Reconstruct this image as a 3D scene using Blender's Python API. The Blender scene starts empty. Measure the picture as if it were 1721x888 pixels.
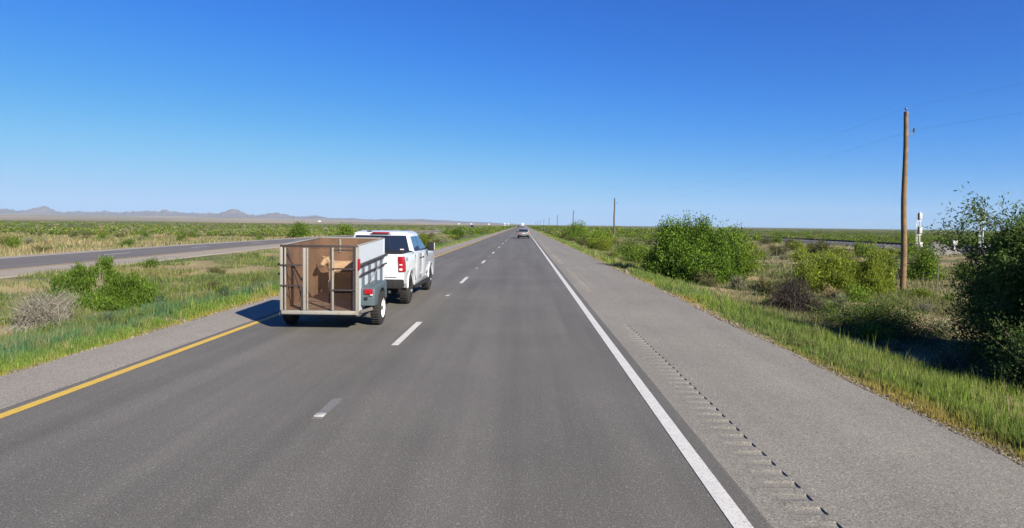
import bpy, bmesh, math, random
import numpy as np
from mathutils import Vector, Matrix, noise as mnoise

sc = bpy.context.scene
C = sc.collection
R = math.radians

# ---------------------------------------------------------------- camera, world, sun, exposure
EYE = 2.18
cam_d = bpy.data.cameras.new('camera')
cam = bpy.data.objects.new('camera', cam_d); C.objects.link(cam)
cam_d.sensor_fit = 'HORIZONTAL'; cam_d.sensor_width = 36.0
cam_d.lens = 36.0 * 1080.0 / 1721.0
cam_d.shift_x = -18.5 / 1721.0; cam_d.shift_y = -66.0 / 1721.0
cam_d.clip_start = 0.1; cam_d.clip_end = 60000
cam.matrix_world = Matrix.Translation((0, 0, EYE)) @ Matrix.Rotation(R(90), 4, 'X') @ Matrix.Rotation(0.0125, 4, 'Z')
sc.camera = cam

SUN_EL = R(28.0)
SUN_DIR = Vector((0.625 * math.cos(SUN_EL), -0.781 * math.cos(SUN_EL), math.sin(SUN_EL)))   # towards the sun
world = bpy.data.worlds.new('World'); sc.world = world; world.use_nodes = True
wn = world.node_tree.nodes; wl = world.node_tree.links
bg = wn['Background']
sky = wn.new('ShaderNodeTexSky'); sky.sky_type = 'NISHITA'; sky.sun_disc = False
sky.sun_elevation = SUN_EL
sky.sun_rotation = math.atan2(SUN_DIR.x, SUN_DIR.y)
sky.altitude = 1200; sky.air_density = 1.0; sky.dust_density = 0.15; sky.ozone_density = 3.0
# colour grade of the sky: clear desert air, deep blue overhead and pale blue, not white, at the horizon
dn = wn.new('ShaderNodeVectorMath'); dn.operation = 'SCALE'; dn.inputs['Scale'].default_value = 0.08
cv = wn.new('ShaderNodeRGBCurve'); up = wn.new('ShaderNodeVectorMath'); up.operation = 'SCALE'; up.inputs['Scale'].default_value = 7.2
SKY_CURVES = (((1.2, .018), (1.8, .032), (2.7, .074), (5.2, .245), (8.4, .40), (12.5, .47)),
              ((2.3, .16), (4.5, .355), (7.4, .57), (9.06, .625), (12.5, .66)),
              ((4.0, .66), (5.0, .78), (6.0, .88), (8.4, .93), (12.5, .97)))
for cu, pts_ in zip(cv.mapping.curves, SKY_CURVES):
    for x_, y_ in pts_[:-1]: cu.points.new(x_ * 0.08, y_)
    cu.points[len(cu.points) - 1].location = (pts_[-1][0] * 0.08, pts_[-1][1])
cv.mapping.update()
wl.new(sky.outputs[0], dn.inputs[0]); wl.new(dn.outputs[0], cv.inputs['Color']); wl.new(cv.outputs[0], up.inputs[0]); wl.new(up.outputs[0], bg.inputs['Color'])
bg.inputs['Strength'].default_value = 0.054

sun_d = bpy.data.lights.new('sun', 'SUN'); sun_d.energy = 4.8; sun_d.angle = R(0.5); sun_d.color = (1.0, 0.91, 0.75)
sun = bpy.data.objects.new('sun', sun_d); C.objects.link(sun)
sun.rotation_euler = SUN_DIR.to_track_quat('Z', 'Y').to_euler()

sc.view_settings.view_transform = 'Standard'; sc.view_settings.look = 'None'
sc.view_settings.gamma = 1; sc.view_settings.use_curve_mapping = False
sc.view_settings.exposure = 1.28
sc.render.engine = 'CYCLES'
sc.cycles.max_bounces = 6; sc.cycles.diffuse_bounces = 3; sc.cycles.volume_bounces = 0
sc.cycles.transparent_max_bounces = 8

# ---------------------------------------------------------------- helpers
def tag(o, label=None, cat=None, group=None, kind=None):
    if label: o['label'] = label
    if cat: o['category'] = cat
    if group: o['group'] = group
    if kind: o['kind'] = kind
    return o

def empty(name, loc=(0, 0, 0), rot=(0, 0, 0), label=None, cat=None, group=None):
    o = bpy.data.objects.new(name, None); C.objects.link(o)
    o.location = loc; o.rotation_euler = rot
    o.empty_display_size = 0.2
    return tag(o, label, cat, group)

def link(name, me, mat=None, parent=None, loc=(0, 0, 0)):
    o = bpy.data.objects.new(name, me); C.objects.link(o)
    if mat is not None:
        me.materials.clear()
        for m in (mat if isinstance(mat, (list, tuple)) else [mat]): me.materials.append(m)
    if parent: o.parent = parent
    o.location = loc
    return o

def smooth(me, ang=40):
    me.polygons.foreach_set('use_smooth', [True] * len(me.polygons))
    try: me.set_sharp_from_angle(angle=R(ang))
    except Exception: pass

class MB:
    """collects simple solids into one bmesh"""
    def __init__(s): s.bm = bmesh.new()
    def box(s, x0, x1, y0, y1, z0, z1, bev=0.0, rot=None, at=None):
        r = bmesh.ops.create_cube(s.bm, size=1.0)
        vs = r['verts']
        for v in vs:
            v.co = Vector(((x0 + x1) / 2 + v.co.x * (x1 - x0), (y0 + y1) / 2 + v.co.y * (y1 - y0), (z0 + z1) / 2 + v.co.z * (z1 - z0)))
        if bev > 0:
            es = list({e for v in vs for e in v.link_edges})
            r = bmesh.ops.bevel(s.bm, geom=es, offset=bev, segments=2, affect='EDGES', profile=0.5)
        return s
    def bar(s, a, b, w, h=None, roll=0):
        """square bar between two points"""
        a = Vector(a); b = Vector(b); h = h or w
        d = (b - a); L = d.length
        q = d.to_track_quat('Z', 'Y').to_matrix().to_4x4()
        r = bmesh.ops.create_cube(s.bm, size=1.0)
        for v in r['verts']:
            v.co = (q @ Vector((v.co.x * w, v.co.y * h, v.co.z * L))) + (a + b) / 2
        return s
    def tube(s, pts, rad, n=8, cap=True):
        pts = [Vector(p) for p in pts]
        rads = rad if isinstance(rad, (list, tuple)) else [rad] * len(pts)
        rings = []; ref = None
        for i, p in enumerate(pts):
            t = (pts[min(i + 1, len(pts) - 1)] - pts[max(i - 1, 0)]).normalized()
            if ref is None: ref = t.orthogonal().normalized()
            ref = (ref - t * ref.dot(t)).normalized(); oth = t.cross(ref)
            rings.append([s.bm.verts.new(p + ref * (rads[i] * math.cos(2 * math.pi * k / n)) + oth * (rads[i] * math.sin(2 * math.pi * k / n))) for k in range(n)])
        for i in range(len(rings) - 1):
            for k in range(n):
                s.bm.faces.new((rings[i][k], rings[i][(k + 1) % n], rings[i + 1][(k + 1) % n], rings[i + 1][k]))
        if cap:
            s.bm.faces.new(rings[0][::-1]); s.bm.faces.new(rings[-1])
        return s
    def lathe_x(s, prof, n=32, cx=0, cy=0, cz=0, sx=1):
        """profile (x, r) turned about the x axis"""
        rings = []
        for x, r in prof:
            rings.append([s.bm.verts.new((cx + sx * x, cy + r * math.cos(2 * math.pi * k / n), cz + r * math.sin(2 * math.pi * k / n))) for k in range(n)])
        for i in range(len(rings) - 1):
            for k in range(n):
                s.bm.faces.new((rings[i][k], rings[i][(k + 1) % n], rings[i + 1][(k + 1) % n], rings[i + 1][k]))
        return s
    def prism(s, prof, x0, x1, levels=(), fx=None, bev=0.0, seg=2, fy=None):
        """side profile (y, z) extruded from x0 to x1, cut at z levels and shaped by fx(z)"""
        bm = bmesh.new()
        a = [bm.verts.new((x0, y, z)) for y, z in prof]; b = [bm.verts.new((x1, y, z)) for y, z in prof]
        n = len(prof)
        bm.faces.new(a); bm.faces.new(b[::-1])
        for i in range(n): bm.faces.new((a[i], b[i], b[(i + 1) % n], a[(i + 1) % n]))
        bmesh.ops.recalc_face_normals(bm, faces=bm.faces)
        for z in levels:
            bmesh.ops.bisect_plane(bm, geom=bm.verts[:] + bm.edges[:] + bm.faces[:], plane_co=(0, 0, z), plane_no=(0, 0, 1), dist=1e-5)
        if fx:
            for v in bm.verts: v.co.x *= fx(v.co.z)
        if fy:
            for v in bm.verts: v.co.y += fy(v.co)
        if bev > 0:
            es = [e for e in bm.edges if len(e.link_faces) == 2 and e.calc_face_angle(0) > R(35)]
            bmesh.ops.bevel(bm, geom=es, offset=bev, segments=seg, affect='EDGES', profile=0.5, clamp_overlap=True)
        s.add(bm); return s
    def slab(s, pts, off):
        """thin solid: polygon pts and its copy moved by off"""
        off = Vector(off); n = len(pts)
        a = [s.bm.verts.new(Vector(p)) for p in pts]; b = [s.bm.verts.new(Vector(p) + off) for p in pts]
        s.bm.faces.new(a); s.bm.faces.new(b[::-1])
        for i in range(n): s.bm.faces.new((a[i], b[i], b[(i + 1) % n], a[(i + 1) % n]))
        return s
    def add(s, bm):
        me = bpy.data.meshes.new('tmp'); bm.to_mesh(me); bm.free(); s.bm.from_mesh(me); bpy.data.meshes.remove(me)
    def build(s, name, mat, parent=None, loc=(0, 0, 0), ang=35):
        bmesh.ops.recalc_face_normals(s.bm, faces=s.bm.faces)
        me = bpy.data.meshes.new(name); s.bm.to_mesh(me); s.bm.free()
        smooth(me, ang)
        return link(name, me, mat, parent, loc)

def np_mesh(name, V, F, tint=None, mat_idx=None):
    """V (n,3), F (m,k) all the same k"""
    me = bpy.data.meshes.new(name)
    n = len(V); m, k = F.shape
    me.vertices.add(n); me.vertices.foreach_set('co', np.ascontiguousarray(V, np.float32).ravel())
    me.loops.add(m * k); me.loops.foreach_set('vertex_index', np.ascontiguousarray(F, np.int32).ravel())
    me.polygons.add(m)
    me.polygons.foreach_set('loop_start', np.arange(0, m * k, k, dtype=np.int32))
    me.polygons.foreach_set('loop_total', np.full(m, k, np.int32))
    if mat_idx is not None: me.polygons.foreach_set('material_index', np.ascontiguousarray(mat_idx, np.int32))
    me.polygons.foreach_set('use_smooth', np.zeros(m, bool))
    me.update(calc_edges=True)
    if tint is not None:
        at = me.attributes.new('tint', 'FLOAT_COLOR', 'POINT')
        col = np.ones((n, 4), np.float32); col[:, :3] = tint
        at.data.foreach_set('color', col.ravel())
    return me

# ---------------------------------------------------------------- materials
def mat(name, color, rough=0.6, metal=0.0, var=0.0, scale=4.0, bump=0.0, bscale=60.0, spec=0.5, coat=0.0, dirt=None, dirt_scale=3.0, dirt_lo=0.5, dirt_hi=0.7, emis=None):
    m = bpy.data.materials.new(name); m.use_nodes = True
    nt = m.node_tree; N = nt.nodes; L = nt.links; p = N['Principled BSDF']
    p.inputs['Roughness'].default_value = rough; p.inputs['Metallic'].default_value = metal
    p.inputs['Specular IOR Level'].default_value = spec
    if coat: p.inputs['Coat Weight'].default_value = coat; p.inputs['Coat Roughness'].default_value = 0.05
    tc = N.new('ShaderNodeTexCoord'); src = None
    col = N.new('ShaderNodeRGB'); col.outputs[0].default_value = (*color, 1); src = col.outputs[0]
    if var > 0:
        nz = N.new('ShaderNodeTexNoise'); nz.inputs['Scale'].default_value = scale; nz.inputs['Detail'].default_value = 6; nz.inputs['Roughness'].default_value = 0.65
        L.new(tc.outputs['Object'], nz.inputs['Vector'])
        mr = N.new('ShaderNodeMapRange'); mr.inputs[1].default_value = 0.3; mr.inputs[2].default_value = 0.7; mr.inputs[3].default_value = 1 - var; mr.inputs[4].default_value = 1 + var
        L.new(nz.outputs[0], mr.inputs[0])
        mx = N.new('ShaderNodeVectorMath'); mx.operation = 'SCALE'
        L.new(src, mx.inputs[0]); L.new(mr.outputs[0], mx.inputs['Scale']); src = mx.outputs[0]
    if dirt:
        nz = N.new('ShaderNodeTexNoise'); nz.inputs['Scale'].default_value = dirt_scale; nz.inputs['Detail'].default_value = 8; nz.inputs['Roughness'].default_value = 0.7
        L.new(tc.outputs['Object'], nz.inputs['Vector'])
        mr = N.new('ShaderNodeMapRange'); mr.inputs[1].default_value = dirt_lo; mr.inputs[2].default_value = dirt_hi
        L.new(nz.outputs[0], mr.inputs[0])
        mx = N.new('ShaderNodeMix'); mx.data_type = 'RGBA'
        L.new(mr.outputs[0], mx.inputs[0]); L.new(src, mx.inputs[6]); mx.inputs[7].default_value = (*dirt, 1); src = mx.outputs[2]
    L.new(src, p.inputs['Base Color'])
    if bump > 0:
        nb = N.new('ShaderNodeTexNoise'); nb.inputs['Scale'].default_value = bscale; nb.inputs['Detail'].default_value = 4
        L.new(tc.outputs['Object'], nb.inputs['Vector'])
        b = N.new('ShaderNodeBump'); b.inputs['Strength'].default_value = bump; b.inputs['Distance'].default_value = 0.02
        L.new(nb.outputs[0], b.inputs['Height']); L.new(b.outputs[0], p.inputs['Normal'])
    if emis:
        p.inputs['Emission Color'].default_value = (*color, 1); p.inputs['Emission Strength'].default_value = emis
    return m

def leaf_mat(name, trans=0.35, gain=1.0):
    m = bpy.data.materials.new(name); m.use_nodes = True
    nt = m.node_tree; N = nt.nodes; L = nt.links; N.remove(N['Principled BSDF'])
    at = N.new('ShaderNodeAttribute'); at.attribute_name = 'tint'
    d = N.new('ShaderNodeBsdfDiffuse'); t = N.new('ShaderNodeBsdfTranslucent')
    mx = N.new('ShaderNodeMixShader'); mx.inputs[0].default_value = trans
    L.new(at.outputs['Color'], d.inputs[0]); L.new(at.outputs['Color'], t.inputs[0])
    L.new(d.outputs[0], mx.inputs[1]); L.new(t.outputs[0], mx.inputs[2])
    L.new(mx.outputs[0], N['Material Output'].inputs[0])
    return m
LEAF = leaf_mat('leaf'); GRASS = leaf_mat('grass_blade', 0.4); TWIG = leaf_mat('dead_twig', 0.0)
BARK = mat('bark', (0.13, 0.10, 0.075), 0.9, var=0.3, scale=20)

def ground_mat():
    m = bpy.data.materials.new('desert_ground'); m.use_nodes = True
    nt = m.node_tree; N = nt.nodes; L = nt.links; p = N['Principled BSDF']
    p.inputs['Roughness'].default_value = 0.95; p.inputs['Specular IOR Level'].default_value = 0.1
    tc = N.new('ShaderNodeTexCoord')
    def nz(scale, lo, hi, det=6, sx=1, sy=1):
        mp = N.new('ShaderNodeMapping'); mp.inputs['Scale'].default_value = (sx, sy, 1)
        L.new(tc.outputs['Object'], mp.inputs[0])
        n = N.new('ShaderNodeTexNoise'); n.inputs['Scale'].default_value = scale; n.inputs['Detail'].default_value = det; n.inputs['Roughness'].default_value = 0.65
        L.new(mp.outputs[0], n.inputs['Vector'])
        r = N.new('ShaderNodeMapRange'); r.inputs[1].default_value = lo; r.inputs[2].default_value = hi
        L.new(n.outputs[0], r.inputs[0]); return r.outputs[0]
    def mixc(f, a, b):
        x = N.new('ShaderNodeMix'); x.data_type = 'RGBA'; L.new(f, x.inputs[0])
        for i, v in ((6, a), (7, b)):
            if isinstance(v, tuple): x.inputs[i].default_value = (*v, 1)
            else: L.new(v, x.inputs[i])
        return x.outputs[2]
    soil = mixc(nz(0.8, 0.35, 0.65), (0.23, 0.165, 0.10), (0.36, 0.27, 0.17))
    soil = mixc(nz(30, 0.4, 0.75, 3), soil, (0.14, 0.11, 0.07))
    dry = mixc(nz(0.35, 0.42, 0.58), soil, (0.24, 0.21, 0.10))
    near = mixc(nz(0.22, 0.47, 0.62, 6, 1, .4), dry, (0.085, 0.105, 0.042))
    # far country: green scrub broken by pale flats, then the pale bajada under the hills
    far_green = mixc(nz(0.03, 0.45, 0.65, 8, 1, 0.35), (0.065, 0.085, 0.032), (0.19, 0.17, 0.085))
    pale = mixc(nz(0.0016, 0.40, 0.60, 8, 1, 0.5), (0.30, 0.235, 0.165), (0.135, 0.13, 0.075))
    ln = N.new('ShaderNodeVectorMath'); ln.operation = 'LENGTH'; L.new(tc.outputs['Object'], ln.inputs[0])
    sep = N.new('ShaderNodeSeparateXYZ'); L.new(tc.outputs['Object'], sep.inputs[0])
    def rng(src, a, b):
        r = N.new('ShaderNodeMapRange'); r.inputs[1].default_value = a; r.inputs[2].default_value = b; L.new(src, r.inputs[0]); return r.outputs[0]
    c = mixc(rng(ln.outputs['Value'], 90, 260), near, far_green)
    mul = N.new('ShaderNodeMath'); mul.operation = 'MULTIPLY'
    L.new(rng(ln.outputs['Value'], 900, 1300), mul.inputs[0]); L.new(rng(sep.outputs[0], 600, -300), mul.inputs[1])
    c = mixc(mul.outputs[0], c, pale)
    L.new(c, p.inputs['Base Color'])
    b = N.new('ShaderNodeBump'); b.inputs['Strength'].default_value = 0.5; b.inputs['Distance'].default_value = 0.05
    n = N.new('ShaderNodeTexNoise'); n.inputs['Scale'].default_value = 14; n.inputs['Detail'].default_value = 5
    L.new(tc.outputs['Object'], n.inputs['Vector']); L.new(n.outputs[0], b.inputs['Height']); L.new(b.outputs[0], p.inputs['Normal'])
    return m

def pave_mat(name, base, light, spk=0.55, streak=0.12, crack=False):
    m = bpy.data.materials.new(name); m.use_nodes = True
    nt = m.node_tree; N = nt.nodes; L = nt.links; p = N['Principled BSDF']
    p.inputs['Roughness'].default_value = 0.8; p.inputs['Specular IOR Level'].default_value = 0.3
    tc = N.new('ShaderNodeTexCoord')
    def nz(scale, det, sx=1, sy=1, rough=0.6):
        mp = N.new('ShaderNodeMapping'); mp.inputs['Scale'].default_value = (sx, sy, 1)
        L.new(tc.outputs['Object'], mp.inputs[0])
        n = N.new('ShaderNodeTexNoise'); n.inputs['Scale'].default_value = scale; n.inputs['Detail'].default_value = det; n.inputs['Roughness'].default_value = rough
        L.new(mp.outputs[0], n.inputs['Vector']); return n.outputs[0]
    def rng(src, a, b, c, d):
        r = N.new('ShaderNodeMapRange'); r.inputs[1].default_value = a; r.inputs[2].default_value = b; r.inputs[3].default_value = c; r.inputs[4].default_value = d
        L.new(src, r.inputs[0]); return r.outputs[0]
    def mul(a, b):
        x = N.new('ShaderNodeMath'); x.operation = 'MULTIPLY'; L.new(a, x.inputs[0]); L.new(b, x.inputs[1]); return x.outputs[0]
    f = mul(rng(nz(70, 3, rough=0.8), 0.3, 0.7, 1 - spk, 1 + spk), rng(nz(1.0, 5, 1.4, 0.05), 0.3, 0.7, 1 - streak, 1 + streak))
    f = mul(f, rng(nz(0.35, 5), 0.3, 0.7, 0.9, 1.1))
    v = N.new('ShaderNodeTexVoronoi'); v.inputs['Scale'].default_value = 75; L.new(tc.outputs['Object'], v.inputs['Vector'])
    mx = N.new('ShaderNodeMix'); mx.data_type = 'RGBA'
    cs = N.new('ShaderNodeSeparateColor'); L.new(v.outputs['Color'], cs.inputs[0])
    L.new(rng(cs.outputs[0], 0.88, 1.0, 0, 0.8), mx.inputs[0])
    mx.inputs[6].default_value = (*base, 1); mx.inputs[7].default_value = (*light, 1)
    sc_ = N.new('ShaderNodeVectorMath'); sc_.operation = 'SCALE'; L.new(mx.outputs[2], sc_.inputs[0]); L.new(f, sc_.inputs['Scale'])
    out = sc_.outputs[0]
    if crack:
        vc = N.new('ShaderNodeTexVoronoi'); vc.feature = 'DISTANCE_TO_EDGE'; vc.inputs['Scale'].default_value = 0.22
        mp = N.new('ShaderNodeMapping'); mp.inputs['Scale'].default_value = (1.0, 0.5, 1)
        ad = N.new('ShaderNodeVectorMath'); ad.operation = 'ADD'
        nn = N.new('ShaderNodeTexNoise'); nn.inputs['Scale'].default_value = 1.5; nn.inputs['Detail'].default_value = 6
        L.new(tc.outputs['Object'], nn.inputs['Vector']); L.new(nn.outputs['Color'], ad.inputs[0]); L.new(tc.outputs['Object'], ad.inputs[1])
        L.new(ad.outputs[0], mp.inputs[0]); L.new(mp.outputs[0], vc.inputs['Vector'])
        m2 = N.new('ShaderNodeMix'); m2.data_type = 'RGBA'
        L.new(mul(rng(vc.outputs['Distance'], 0.0, 0.003, 0.35, 0.0), rng(nz(0.5, 3), 0.45, 0.6, 0, 1)), m2.inputs[0]); L.new(out, m2.inputs[6]); m2.inputs[7].default_value = (0.05, 0.047, 0.042, 1)
        out = m2.outputs[2]
    L.new(out, p.inputs['Base Color'])
    b = N.new('ShaderNodeBump'); b.inputs['Strength'].default_value = 0.35; b.inputs['Distance'].default_value = 0.006
    L.new(nz(90, 3, rough=0.8), b.inputs['Height']); L.new(b.outputs[0], p.inputs['Normal'])
    return m

def paint_mat(name, color, under, lo=0.33, hi=0.47):
    """road paint worn through to the asphalt in small spots"""
    m = mat(name, color, 0.65, var=0.08, scale=6, dirt=under, dirt_scale=55, dirt_lo=1 - hi, dirt_hi=1 - lo)
    return m

ASPH = pave_mat('asphalt', (0.104, 0.099, 0.089), (0.19, 0.182, 0.165), 0.75, 0.2)
ASPH_OLD = pave_mat('old_asphalt', (0.115, 0.105, 0.098), (0.2, 0.19, 0.18))
SHLD = pave_mat('chip_seal', (0.182, 0.170, 0.145), (0.28, 0.28, 0.245), 0.75, 0.10, crack=True)
MILLED = pave_mat('milled_groove', (0.085, 0.079, 0.070), (0.17, 0.16, 0.145), 0.9, 0.06)
SHLD_L = pave_mat('chip_seal_pale', (0.215, 0.197, 0.168), (0.32, 0.30, 0.265), 0.7, 0.06)
GRAVEL = pave_mat('gravel_edge', (0.25, 0.22, 0.175), (0.36, 0.32, 0.26), 0.5, 0.1)
BALLAST = pave_mat('ballast', (0.115, 0.11, 0.105), (0.22, 0.215, 0.21), 0.7, 0.05)
P_WHITE = paint_mat('white_paint', (0.50, 0.495, 0.47), (0.12, 0.115, 0.11))
P_YELLOW = paint_mat('yellow_paint', (0.52, 0.345, 0.04), (0.15, 0.13, 0.10))
P_FADED = paint_mat('faded_paint', (0.19, 0.185, 0.175), (0.10, 0.098, 0.095), 0.4, 0.6)
GROUND = ground_mat()

# ---------------------------------------------------------------- terrain
def sstep(a, b, x):
    t = np.clip((x - a) / (b - a), 0, 1); return t * t * (3 - 2 * t)

def vnoise(x, y, f, seed=0):
    """cheap value noise, vectorised"""
    x = x * f + seed * 17.3; y = y * f + seed * 9.1
    xi = np.floor(x).astype(np.int64); yi = np.floor(y).astype(np.int64); fx = x - xi; fy = y - yi
    fx = fx * fx * (3 - 2 * fx); fy = fy * fy * (3 - 2 * fy)
    def h(a, b):
        n = (a * 374761393 + b * 668265263 + seed * 1274126177) & 0xffffffff
        n = ((n ^ (n >> 13)) * 1274126177) & 0xffffffff
        return ((n ^ (n >> 16)) & 0xffff) / 65535.0
    return (h(xi, yi) * (1 - fx) + h(xi + 1, yi) * fx) * (1 - fy) + (h(xi, yi + 1) * (1 - fx) + h(xi + 1, yi + 1) * fx) * fy

def opp_x(Y):
    """how far the opposite carriageway wanders from its line"""
    return -1.9 * sstep(24, 62, Y) + 2.6 * sstep(90, 230, Y)

def gz(X, Y):
    X = np.asarray(X, float); Y = np.asarray(Y, float)
    rr = np.hypot(X, Y)
    n = (vnoise(X, Y, 0.45, 1) - 0.5) * 0.16 + (vnoise(X, Y, 0.12, 2) - 0.5) * 0.30
    right = -0.06 - 0.40 * sstep(4.75, 8.0, X) - 0.12 * np.exp(-((X - 9.5) / 1.6) ** 2) + 0.42 * sstep(26, 37, X)
    Xo = X - opp_x(Y)
    left = -0.06 - 0.36 * sstep(-7.2, -10.5, X) + 0.36 * sstep(-15.5, -19.4, Xo) - 0.34 * sstep(-29.4, -33, Xo)
    z = np.where(X > -1, right, left)
    wig = sstep(4.9, 7.0, X) + sstep(-7.3, -9.0, X) * (1 - sstep(-17.5, -19.2, Xo)) + sstep(-29.6, -32, Xo)
    z = z + n * np.clip(wig, 0, 1) * (1 - sstep(36, 40, X) * (1 - sstep(55, 70, X)))
    # bajada rising to the hills on the left, nearly level to the right
    ang = np.arctan2(X, np.maximum(Y, 1.0))
    lf = sstep(0.02, -0.45, ang)
    z = z + lf * sstep(1800, 9000, rr) * (26 + 62 * sstep(2500, 10500, rr)) * 0.62
    z = z + (1 - lf) * 4.0 * sstep(3000, 12000, rr)
    z = z + (vnoise(X, Y, 0.004, 3) - 0.5) * 1.6 * sstep(150, 600, np.abs(X)) * sstep(200, 700, rr)
    return z

def axis(core, steps):
    out = []
    for a, b, d in steps: out += list(np.arange(a, b, d))
    return np.array(sorted(set(np.round(out, 3))))
gx = axis(0, [(-13000, -3000, 500), (-3000, -600, 120), (-600, -120, 20), (-120, -34, 3), (-34, -19, 0.8), (-19, -7.2, 0.45), (-7.2, 4.7, 1.7), (4.7, 16, 0.35), (16, 45, 1.0), (45, 120, 4), (120, 600, 20), (600, 3000, 120), (3000, 13001, 500)])
gy = axis(0, [(-200, 0, 20), (0, 45, 0.45), (45, 120, 1.5), (120, 400, 7), (400, 2000, 50), (2000, 13001, 300)])
X, Y = np.meshgrid(gx, gy)
V = np.stack([X, Y, gz(X, Y)], -1).reshape(-1, 3)
nx = len(gx); ny = len(gy)
i = (np.arange(ny - 1)[:, None] * nx + np.arange(nx - 1)[None]).ravel()
me = np_mesh('ground', V, np.stack([i, i + 1, i + 1 + nx, i + nx], -1)); smooth(me, 180)
tag(link('ground', me, GROUND), kind='structure', label='desert plain of tan soil and low green scrub')

# roads as sheets; every sheet 4 mm or more above the one below
ROAD_END = 6000
ys_r = np.concatenate([np.arange(-30, 80, 2.0), np.arange(80, 400, 10), np.arange(400, ROAD_END + 1, 200)])
def strip(name, x0, x1, z, m, ys=ys_r, off=None, parent=None, skirt=0.0, jag=0.0, seed=5):
    n = len(ys)
    o = off(ys) if off is not None else np.zeros(n)
    j0 = (vnoise(ys, ys * 0 + 3, 1.7, seed) - .5) * jag; j1 = (vnoise(ys, ys * 0 + 9, 1.3, seed + 1) - .5) * jag
    cols = [(x0 + o + j0, z), (x1 + o + j1, z)]
    if skirt: cols = [(x0 + o + j0 - 0.12, z - skirt)] + cols + [(x1 + o + j1 + 0.12, z - skirt)]
    k = len(cols)
    V = np.stack([np.stack([c[0], ys, np.full(n, c[1])], -1) for c in cols], 1).reshape(-1, 3)
    i = (np.arange(n - 1)[:, None] * k + np.arange(k - 1)[None]).ravel()
    me = np_mesh(name, V, np.stack([i, i + 1, i + 1 + k, i + k], -1))
    return link(name, me, m, parent)

road = strip('road', -5.93, 1.84, 0.0, ASPH, skirt=0.05)
tag(road, 'dark asphalt carriageway running straight to the horizon', kind='structure')
fine = np.concatenate([np.arange(-30, 70, 0.25), np.arange(70, 400, 10), np.arange(400, ROAD_END + 1, 200)])
tag(strip('left_shoulder', -7.2, -5.93, -0.005, SHLD_L, fine, skirt=0.06, jag=0.10), 'narrow pale paved shoulder beside the yellow line', kind='structure')

# right shoulder with milled rumble grooves
def rumble_shoulder():
    X0, X1, XE = 2.06, 2.36, 4.72
    V = []; F = []
    ys = list(np.arange(-30, 2.4, 2.4))
    groove = []
    y = 2.4
    while y < 90:
        k = (y - 2.4) % 14.8
        inside = k < 11.9 if y < 17.6 else ((y - 20.8) % 15.2 < 11.4 and y > 20.8)
        if inside and y < 80:
            for q in (0, 0.025, 0.05, 0.075, 0.10, 0.125, 0.15): ys.append(y + q); groove.append(None)
        else: ys.append(y)
        y += 0.25
    ys = np.array(ys + list(np.arange(90, 400, 10)) + list(np.arange(400, ROAD_END + 1, 200)))
    rows = []
    d = []
    prof = {0: 0, 1: .6, 2: .92, 3: 1, 4: .92, 5: .6, 6: 0}
    for yy in ys:
        k = (yy - 2.4) / 0.25; fr = (k - math.floor(k + 1e-6)) * 0.25
        y0 = yy - fr
        inside = 2.39 < y0 < 80 and ((y0 - 2.4) % 14.8 < 11.9 if y0 < 17.6 else ((y0 - 20.8) % 15.2 < 11.4 and y0 > 20.8))
        q = int(round(fr / 0.025))
        d.append(-0.015 * prof.get(q, 0) if inside and q in prof else 0.0)
    d = np.array(d); n = len(ys)
    jag = (vnoise(ys, ys * 0 + 4, .5, 8) - .5) * 0.16 + (vnoise(ys, ys * 0 + 2, 3.1, 18) - .5) * 0.08
    wob = (vnoise(ys, ys * 0, 3.1, 3) - .5) * 0.025
    z = -0.005
    cols = [(1.84 + 0 * ys, z + 0 * ys), (X0 + wob, z + 0 * ys), (X0 + wob + 0.004, z + d * 0.3), ((X0 + X1) / 2 + wob, z + d * .55), (X1 - .05 + wob, z + d * .7), (X1 + wob, z + d), (X1 + wob + 0.004, z + 0 * ys), (XE + jag, z + 0 * ys), (XE + jag + 0.05, z - 0.05 + 0 * ys)]
    k = len(cols)
    V = np.stack([np.stack([a, ys, b], -1) for a, b in cols], 1).reshape(-1, 3)
    i = (np.arange(n - 1)[:, None] * k + np.arange(k - 1)[None]).ravel()
    cut = (d < -0.002) | (np.roll(d, -1) < -0.002)
    mi = np.zeros((n - 1, k - 1), np.int32); mi[cut[:-1], 1:5] = 1
    return np_mesh('right_shoulder', V, np.stack([i, i + 1, i + 1 + k, i + k], -1), mat_idx=mi.ravel())
tag(link('right_shoulder', rumble_shoulder(), [SHLD, MILLED]), 'wide pale paved shoulder with a row of milled rumble grooves', kind='structure')

strip('edge_line', 1.555, 1.70, 0.005, P_WHITE, parent=road)
yl = strip('edge_line', -5.79, -5.645, 0.005, P_YELLOW, parent=road)
tag(yl, 'solid yellow edge line')
DX = -2.26
dash0 = None
for k in range(-1, 60):
    y0 = 11.45 + k * 12.19
    if dash0 is None: dash0 = strip('lane_dash', DX - 0.065, DX + 0.065, 0.005, P_WHITE, np.array([0, 1.5, 2.75]), parent=road); o = dash0
    else: o = dash0.copy(); C.objects.link(o)
    o.location.y = y0
patch0 = None
for k in range(0, 6):
    y0 = 7.1 + k * 12.19
    mb = MB()
    if patch0 is None:
        patch0 = strip('worn_dash', DX - 0.06, DX + 0.06, 0.0035, P_FADED, np.array([0, 0.5, 0.85]), parent=road); o = patch0
        mk = MB().box(-0.055, 0.055, -0.06, 0.06, 0.0, 0.014, 0.006).build('lane_marker', mat('marker_grey', (0.34, 0.335, 0.32), 0.5, var=0.2, scale=30), road)
        m0 = mk
    else:
        o = patch0.copy(); C.objects.link(o); mk = m0.copy(); C.objects.link(mk)
    o.location.y = y0; mk.location = (DX, y0 + 0.14, 0.004)

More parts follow.
